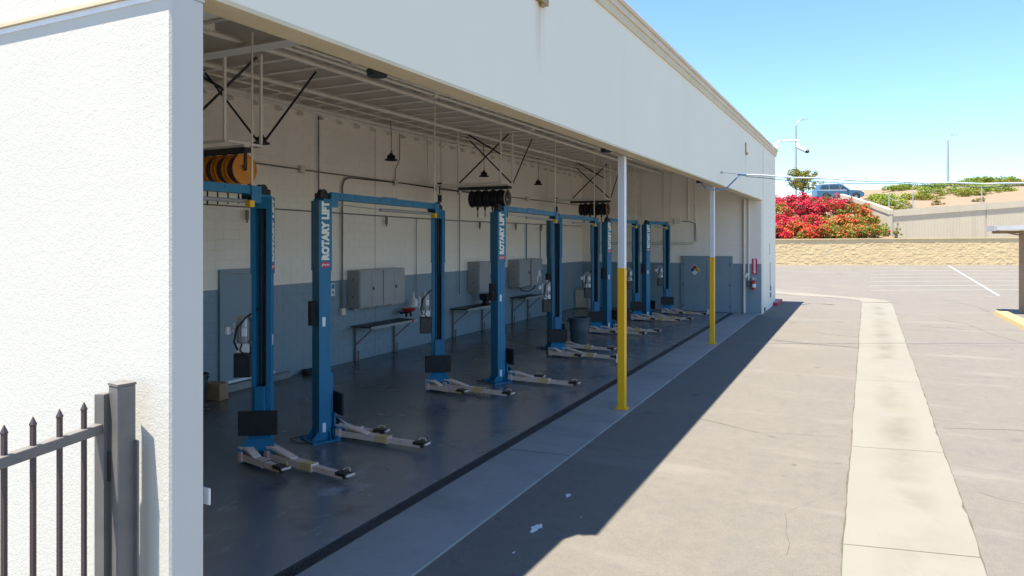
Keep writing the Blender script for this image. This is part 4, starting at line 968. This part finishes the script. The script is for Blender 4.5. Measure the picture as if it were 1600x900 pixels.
# ------------------------------------------------------------------ block retaining wall at the back of the lot
t = thing('block_retaining_wall', 'low tan split-face block retaining wall along the back of the parking lot', 'wall')
b = B(); b.loft([[W(r, 60.0, .4), W(r, 60.3, .4), W(r, 60.3, zt_), W(r, 60.0, zt_)] for r, zt_ in ((-40, 2.96), (24, 3.0), (52, 3.22), (90, 3.5))]); ob('wall_core', b, 'block', t, smooth=False)
b = B(); row = 0; z = .80
while z < 3.45:
    u = -20 + (.2 if row % 2 else 0)
    while u < 72:
        top = 3.0 + max(0, u - 24) * .0078
        if z + .2 <= top + .05:
            d0 = random.uniform(.0, .012); L = .395; e = .012; pr = [.012 + random.uniform(-.006, .008) for _ in range(4)]
            o = [(u, z), (u + L, z), (u + L, z + .196), (u, z + .196)]
            ov = [b.bm.verts.new(W(a, 60.0, c_)) for a, c_ in o]
            iv = [b.bm.verts.new(W(a + (e if k in (0, 3) else -e), 60.0 - d0 - pr[k], c_ + (e if k < 2 else -e))) for k, (a, c_) in enumerate(o)]
            b.bm.faces.new(iv)
            for k in range(4): b.bm.faces.new((ov[k], ov[(k + 1) % 4], iv[(k + 1) % 4], iv[k]))
        u += .4
    z += .2; row += 1
o = ob('split_face_block', b, 'block', t, smooth=False); o['kind'] = 'stuff'
b = B(); b.loft([[W(r, 59.93, zt_), W(r, 60.34, zt_), W(r, 60.34, zt_ + .09), W(r, 59.93, zt_ + .09)] for r, zt_ in ((-40, 2.97), (24, 3.01), (52, 3.23), (90, 3.51))]); ob('coping', b, 'block', t, smooth=False)

# ------------------------------------------------------------------ hillside behind
def hz(r, D):
    hill = 5.35 + .07 * max(0, r - 34.7) + (min(max(D, 62), 97) - 64) * .11
    bank = 2.75 + 3.6 * smooth01((D - 60.6) / 13.5)
    if r < 35.2: z = bank
    elif r < 36.4: z = bank + (hill - bank) * (r - 35.2) / 1.2 if D > 64.15 else 2.75
    else: z = hill if D > 64.15 else 2.75
    if D > 74.6 and r < 44: z = z + (7.35 - z) * smooth01((44 - r) / 4) * smooth01((D - 74.6) / 1.8)
    if D > 97: z -= (D - 97) * .006
    return z + .12 * math.sin(r * .9 + D * .35) * (1 if r > 40 and D > 66 else .3)
rs = [-120, -70, -40, -20, -8, 0, 6] + [8 + k * .9 for k in range(78)] + [82, 90, 105, 130, 180, 260]
Ds = [60.35, 62, 63.4, 64.08, 64.22, 65] + [66 + k for k in range(36)] + [106, 115, 130, 160, 220, 320]
b = B(); V = [[b.bm.verts.new(W(r, D, hz(r, D))) for D in Ds] for r in rs]
for i in range(len(rs) - 1):
    for j in range(len(Ds) - 1): b.bm.faces.new((V[i][j], V[i + 1][j], V[i + 1][j + 1], V[i][j + 1]))
for f in b.bm.faces: f.smooth = True
struct(ob('hillside', b, 'soil', smooth=False))
struct(ob('ramp_road', B().quad([W(-60, 76.5, 7.39), W(40.5, 76.5, 7.39), W(41.5, 84, 7.40), W(-60, 84, 7.40)]), 'road'))

# concrete retaining wall of the ramp
t = thing('concrete_retaining_wall', 'tall ribbed concrete retaining wall below the dry hillside', 'wall')
def top_z(r): return 5.75 + max(0, r - 34.7) * .074
b = B()
def ribbed(p, q, zt0, zt1, n, thick):
    p = Vector(p); q = Vector(q); d = (q - p); nn = Vector((d.y, -d.x)).normalized(); front = []
    for k in range(n):
        for f, o in ((0, 0), (.55, 0), (.62, .006), (.93, .006)):
            s_ = (k + f) / n; a = p + d * s_ - nn * o; front.append((a.x, a.y, s_))
    bb = B()
    lo = [bb.bm.verts.new((x, y, 2.6)) for x, y, s_ in front]; hi = [bb.bm.verts.new((x, y, zt0 + (zt1 - zt0) * s_ - .62)) for x, y, s_ in front]
    for k in range(len(front) - 1): bb.bm.faces.new((lo[k], lo[k + 1], hi[k + 1], hi[k]))
    return bb
segs = [34.7, 43.3, 52.0, 61.0, 75.0]
for a, c_ in zip(segs[:-1], segs[1:]):
    ob('ribbed_panel', ribbed(W(a + .03, 64.0)[:2], W(c_ - .03, 64.0)[:2], top_z(a), top_z(c_), int((c_ - a) / .28), .3), 'concwall', t, smooth=False)
    ob('cap_panel', B().loft([[W(r, 63.93, top_z(r) - .62), W(r, 64.25, top_z(r) - .62), W(r, 64.25, top_z(r)), W(r, 63.93, top_z(r))] for r in (a + .015, c_ - .015)]), 'concwall', t, smooth=False)
b = B(); b.loft([[W(r, 64.04, 2.5), W(r, 64.24, 2.5), W(r, 64.24, top_z(r) - .63), W(r, 64.04, top_z(r) - .63)] for r in (34.5, 75)]); ob('wall_core', b, 'concwall', t, smooth=False)
b = B(); b.loft([[W(r, D, 2.5), W(r + .28, D, 2.5), W(r + .28, D, z), W(r, D, z)] for r, D, z in ((34.42, 63.92, 5.75), (34.9, 68, 6.55), (35.75, 76.3, 8.0))]); ob('wing_wall', b, 'concwall', t, smooth=False)
b = B(); b.loft([[W(r - .05, D, z - .42), W(r + .33, D, z - .42), W(r + .33, D, z + .01), W(r - .05, D, z + .01)] for r, D, z in ((34.42, 63.90, 5.75), (34.9, 68, 6.55), (35.75, 76.32, 8.0))]); ob('wing_cap', b, 'concwall', t, smooth=False)

# chain link fence posts on the wall
t = thing('wire_fence', 'sparse galvanised fence posts standing along the top of the concrete wall', 'fence')
fp = [(34.95, 66.3), (34.75, 64.6), (36.9, 64.5), (35.3, 70.5), (35.65, 74), (43.3, 64.6), (49.8, 64.6), (56.3, 64.6), (63, 64.6), (35.9, 77.5)]
for r, D in fp:
    zz = max(hz(r, D) - .3, (top_z(r) - .1) if D < 65 else 0)
    ob('post', B().cyl(W(r, D, zz), W(r, D, zz + 1.65), .05, n=8), 'zinc', t)
ob('brace', B().tube([W(34.8, 64.6, 6.9), W(36.9, 64.5, 5.9)], .025), 'zinc', t)
ob('brace', B().tube([W(35.6, 75.2, 9.2), W(35.9, 77.5, 8.0)], .035), 'zinc', t)
for dz in (.3, 1.55): ob('tension_wire', B().tube([W(r, 64.6, top_z(r) + dz) for r in (34.75, 43.3, 49.8, 56.3, 63)], .006, 4), 'zinc', t)

# ------------------------------------------------------------------ leaves
def leaves(n, fn, size, mats, sel):
    vs, fs, mi = [], [], []
    for _ in range(n):
        p, nn = fn()
        a = Vector((random.gauss(0, 1), random.gauss(0, 1), random.gauss(0, .8))).normalized()
        c = (nn + a * .9).normalized(); u = c.orthogonal().normalized(); v = c.cross(u)
        th = random.random() * 6.28; u, v = u * math.cos(th) + v * math.sin(th), v * math.cos(th) - u * math.sin(th)
        s = size * random.uniform(.6, 1.3); k = len(vs)
        vs += [p - u * s * .6, p + v * s * .32 + c * s * .08, p + u * s * .6, p - v * s * .32 + c * s * .08]; fs.append((k, k + 1, k + 2, k + 3)); mi.append(sel(p))
    me = bpy.data.meshes.new('leaves'); me.from_pydata([tuple(q) for q in vs], [], fs)
    for m in mats: me.materials.append(M[m])
    me.polygons.foreach_set('material_index', mi); return me
def clumpy(rx, ry, h, k):
    cl = []
    for _ in range(k):
        a = random.random() * 6.28; q = math.sqrt(random.random())
        x, y = q * math.cos(a), q * math.sin(a); z = math.sqrt(max(0, 1 - q * q))
        cl.append((Vector((x * rx, y * ry, z * h * random.uniform(.55, 1.0))), random.uniform(.16, .34) * min(rx, ry + .3)))
    def fn():
        c, r_ = random.choice(cl)
        d = Vector((random.gauss(0, 1), random.gauss(0, 1), random.gauss(.3, 1))).normalized()
        p = c + d * r_ * random.uniform(.5, 1.05)
        p.z = max(.02, p.z); return p, d
    return fn, cl
def shrub(name, r, D, rx, ry, h, n, size, mats, label, cat, group, fl=None, fn_=0):
    t = thing(name, label, cat, W(r, D, hz(r, D) - .12), HEAD, group)
    fn, cl = clumpy(rx, ry, h, 22)
    ob('foliage', leaves(n, fn, size, mats, lambda p: 0 if random.random() < .6 else len(mats) - 1), None, t)
    st = B()
    for c, r_ in cl[:9]: st.tube([(c.x * .2, c.y * .2, 0), (c.x * .6, c.y * .6, c.z * .5), tuple(c)], .025, 4)
    ob('stem', st, 'bark', t)
    if fl:
        hot = random.sample(cl, max(1, int(len(cl) * .8)))
        def ff():
            c, r_ = random.choice(hot); d = Vector((random.gauss(0, 1), random.gauss(-.4, 1), random.gauss(.5, 1))).normalized()
            p = c + d * r_ * random.uniform(.9, 1.2); p.z = max(.05, p.z); return p, d
        ob('blossom', leaves(fn_, ff, size * .95, fl, lambda p: random.randrange(len(fl))), None, t)
G, O_, Dk, Br, Dry = ['leafdark', 'leafmid'], ['leafolive', 'leafmid'], ['leafdark', 'leafdark'], ['leafbright', 'leafmid'], ['leafdry', 'leafolive']
MG, CR, OR, MO = ['magenta', 'crimson'], ['crimson', 'magenta'], ['orangefl', 'crimson'], ['crimson', 'orangefl']
rows = [('lowest row', 62.9, [(17.5, CR, G, 1.5), (20.3, CR, G, 1.5), (23.0, CR, O_, 1.6), (25.6, OR, O_, 1.4), (28.0, OR, O_, .5), (30.3, OR, O_, .18), (32.3, OR, O_, .06)]),
        ('second row', 65.8, [(18.5, MG, G, 1.5), (21.5, CR, G, 1.4), (24.6, MG, O_, 1.5), (27.5, CR, O_, 1.2), (30.2, OR, O_, .45), (32.8, OR, O_, .15)]),
        ('third row', 69.6, [(20, CR, Dry, .5), (23, OR, Dry, .5), (26.0, MG, O_, .7), (28.8, MG, Dk, 1.5), (31.5, CR, O_, 1.2), (33.6, OR, O_, .5)]),
        ('top row', 73.6, [(21, MG, Dk, 1.0), (24, CR, Dry, .6), (26.8, MG, Dk, 1.2), (29.5, MG, Dk, 1.1), (32.0, CR, Dk, .7), (34.0, MG, Dk, .5)])]
cname = {id(MG): 'magenta', id(CR): 'crimson', id(OR): 'orange'}
ordn = ['first', 'second', 'third', 'fourth', 'fifth', 'sixth', 'seventh']
for rn, D, lst in rows:
    for k, (r, fl, gm_, dens) in enumerate(lst):
        kk = len(lst) - k - 1
        shrub('bougainvillea_bush', r, D + random.uniform(-.3, .3), 1.75, 1.55 if rn == 'lowest row' else 1.9, 1.35, 1500, .21, gm_,
              f'{cname[id(fl)]} bougainvillea bush in the {rn} on the bank, ' + (f'{ordn[kk]} from the concrete wall'), 'bush', 'bougainvillea bushes on the bank', fl, int(1250 * dens))
shrub('green_bush', 35.0, 74.8, .8, .8, .9, 700, .18, Br, 'small bright green bush at the top of the concrete wing wall', 'bush', None)
shrub('tall_weed', 33.9, 61.6, .35, .3, 1.9, 150, .18, O_, 'thin tall weed growing at the end of the bougainvillea bank', 'plant', None)
hl = [((41.0, 77.6), 1.6, 'small green ground shrub nearest the parked car'), ((43.6, 79.5), 2.9, 'broad green ground shrub in the middle of the big patch behind the fence brace'),
      ((44.8, 76.8), 2.2, 'bright green ground shrub in front of the big patch, close to the wall'), ((51.2, 91.0), 3.4, 'green ground shrub far up the slope beyond the big patch'),
      ((54.6, 91.4), 2.6, 'green ground shrub on the skyline left of the far lamp post'), ((51.3, 83.2), 3.0, 'green ground shrub at mid slope below the far lamp post'),
      ((49.2, 76.8), 2.5, 'yellow green ground shrub low on the slope above the wall joint'), ((59.2, 92.0), 2.1, 'small green shrub on the skyline right of the far lamp post'),
      ((56.2, 84.4), 2.2, 'yellow green ground shrub on bare soil at mid slope'), ((54.1, 78.6), 2.1, 'small green ground shrub beside a fence post low on the slope'),
      ((60.3, 85.0), 2.1, 'small yellow green shrub highest on the bare soil at the edge'), ((64.4, 93.6), 4.2, 'wide dark green shrub on the skyline above the carport'),
      ((63.4, 95.4), 1.5, 'narrow bluish green shrub beside the wide skyline shrub'), ((39.4, 73.0), 2.0, 'green ground shrub spilling down behind the corner of the concrete wall'), ((37.0, 66.4), 1.1, 'small green shrub under the sloping fence brace')]
for k, ((r, D), rx, lab) in enumerate(hl):
    shrub('ground_shrub', r, D, rx, 1.7, .55, int(800 * rx), .17, [Br, Br, O_, Br][k % 4], lab, 'shrub', 'green shrubs on the dry hillside')
for r, D, lab in ((42.5, 70, 'dry straw-coloured weed tuft above the ribbed wall, below the big green patch'), (47, 70.5, 'dry straw-coloured weed tuft just above a joint of the ribbed wall'), (58, 76, 'dry straw-coloured weed tuft on bare soil right of the far lamp post'), (66, 80, 'dry straw-coloured weed tuft on bare soil above the carport roof'), (39.2, 70, 'dry straw-coloured weed tuft by the sloping fence brace')):
    shrub('dry_weed', r, D, .7, .5, .5, 160, .2, Dry, lab, 'weed', 'dry weed tufts')

# ------------------------------------------------------------------ tree beyond the road
t = thing('small_tree', 'small loose-crowned tree behind the parked car', 'tree', W(35.6, 86, 7.6), 0)
b = B(); b.tube([(0, 0, 0), (.1, .05, 1.0), (.05, 0, 2.0), (0, .1, 3.2)], [.16, .13, .1, .04], 8)
tips = []
for k in range(16):
    a = k * 2.4; z0 = 1.0 + (k % 5) * .42; L = random.uniform(1.2, 2.3) * (1 - .08 * (k % 5)); rise = random.uniform(.4, 1.2)
    q = (math.cos(a) * L, math.sin(a) * L, z0 + rise + .3); b.tube([(.08, .03, z0), (q[0] * .5, q[1] * .5, z0 + rise * .4), q], [.06, .045, .02], 5); tips.append(Vector(q)); tips.append(Vector((q[0] * .6, q[1] * .6, z0 + rise * .6 + .2)))
tips += [Vector((random.uniform(-.6, .6), random.uniform(-.6, .6), random.uniform(3.0, 3.8))) for _ in range(4)]
ob('trunk', b, 'bark', t)
def tf():
    c = random.choice(tips); d = Vector((random.gauss(0, 1), random.gauss(0, 1), random.gauss(.1, .8))).normalized(); return c + d * random.uniform(.1, .5), d
ob('crown', leaves(3200, tf, .2, ['leafolive', 'leafdry', 'leafmid'], lambda p: random.choice((0, 0, 1, 2))), None, t)

# ------------------------------------------------------------------ street lamps
def street_lamp(r, D, top, arm, label):
    t = thing('street_lamp', label, 'street lamp', W(r, D, hz(r, D) - .3), HEAD, 'tall street lamps along the ramp'); h = top - hz(r, D) + .3
    ob('pole', B().tube([(0, 0, 0), (0, 0, h * .5), (0, 0, h - .8)], [.22, .18, .13], 10).cyl((0, 0, 0), (0, 0, .3), .25), 'zinc', t)
    ob('arm', B().tube([(0, 0, h - .8), (arm * .2, 0, h - .3), (arm * .6, 0, h), (arm, 0, h + .05)], .08, 6), 'zinc', t)
    ob('lamp_head', B().loft([[(arm * .8 + x, y, h + z) for y, z in ((-.12, .03), (.12, .03), (.1, .13), (-.1, .13))] for x in (-.1, .9)]), 'zinc', t)
street_lamp(40.5, 100, 20.1, 1.0, 'taller street lamp rising beside the small tree'); street_lamp(65, 104.5, 18.6, .7, 'street lamp standing alone on the hill skyline')

# ------------------------------------------------------------------ parked car on the ramp
t = thing('parked_car', 'blue sport utility car with a silver roof parked on the ramp above the flowers', 'car', W(36.35, 78.2, 7.40), HEAD + R(-6))
# local x forward (right in view), y away, z up
prof = [(-2.5, .45), (-2.55, .9), (-2.45, 1.12), (-1.5, 1.16), (.55, 1.16), (1.05, 1.13), (2.1, 1.04), (2.45, .88), (2.5, .5), (2.3, .35), (-2.3, .35)]
b = B(); n_ = len(prof); P = [(x, z) for x, z in prof]
b.loft([[(x * s, y, z if k else z) for k, (x, z) in enumerate(P)] for y, s in ((-.95, .975), (-.9, 1.0), (.9, 1.0), (.95, .975))]); ob('body', b, 'carblue', t)
ca = [(-2.35, 1.13), (-2.05, 1.74), (-1.6, 1.80), (-.2, 1.82), (.25, 1.74), (1.0, 1.13)]
b = B(); b.loft([[(x, y * (1 - .16 * max(0, (z - 1.13) / .7)), z) for x, z in ca] for y in (-.9, .9)]); ob('cabin', b, 'carblue', t)
b = B(); b.loft([[(-2.05, -.78, 1.745), (-2.05, .78, 1.745), (-2.02, .74, 1.80), (-2.02, -.74, 1.80)], [(-.2, -.78, 1.825), (-.2, .78, 1.825), (-.2, .74, 1.88), (-.2, -.74, 1.88)], [(.25, -.77, 1.745), (.25, .77, 1.745), (.22, .74, 1.79), (.22, -.74, 1.79)]]); ob('roof', b, 'carsilver', t)
def win(x0, x1, x2, x3, z0=1.19, z1=1.66):
    for s in (-1, 1):
        y0 = .9 * (1 - .16 * (z0 - 1.13) / .7) + .012; y1 = .9 * (1 - .16 * (z1 - 1.13) / .7) + .012
        ob('window', B().prism([(x0, s * y0, z0), (x1, s * y0, z0), (x2, s * y1, z1), (x3, s * y1, z1)], (0, -s * .02, 0)), 'glass', t)
win(-2.15, -1.25, -1.28, -1.92); win(-1.12, -.15, -.2, -1.15); win(-.03, .78, .18, -.06)
ob('windscreen', B().quad([(1.0, -.78, 1.16), (1.0, .78, 1.16), (.32, .68, 1.70), (.32, -.68, 1.70)]), 'glass', t)
ob('side_trim', B().span((-2.4, -.952, 1.05), (.6, -.94, 1.16)), 'carsilver', t)
wm = B().lathe([(.2, -.11), (.34, -.11), (.37, -.08), (.37, .08), (.34, .11), (.2, .11)], (0, 0, 0), 'Y', 22).mesh('tyre', 'tyre'); rmh = B().lathe([(.001, -.1), (.06, -.11), (.08, -.09), (.2, -.09), (.22, -.115), (.22, .1), (.001, .1)], (0, 0, 0), 'Y', 20)
for k in range(6): rmh.box((.13 * math.cos(k * 1.047), -.10, .13 * math.sin(k * 1.047)), (.16, .03, .04), Matrix.Rotation(-k * 1.047, 3, 'Y'))
rmh = rmh.mesh('rim', 'zinc')
for x in (-1.55, 1.6):
    for y in (-.86, .86):
        o = ob('wheel', wm, None, t, (x, y, .37)); ob('rim', rmh, None, o)
    for s in (-1, 1): ob('wheel_arch', B().lathe([(.36, -.02), (.44, -.02), (.44, .02), (.36, .02)], (x, s * .945, .40), 'Y', 22), 'black', t)
for s in (-1, 1): ob('headlight', B().span((2.2, s * .6, .8), (2.46, s * .92, .95), bev=.03), 'white', t); ob('door_mirror', B().span((.6, s * .93, 1.16), (.78, s * 1.1, 1.32), bev=.03), 'carblue', t)
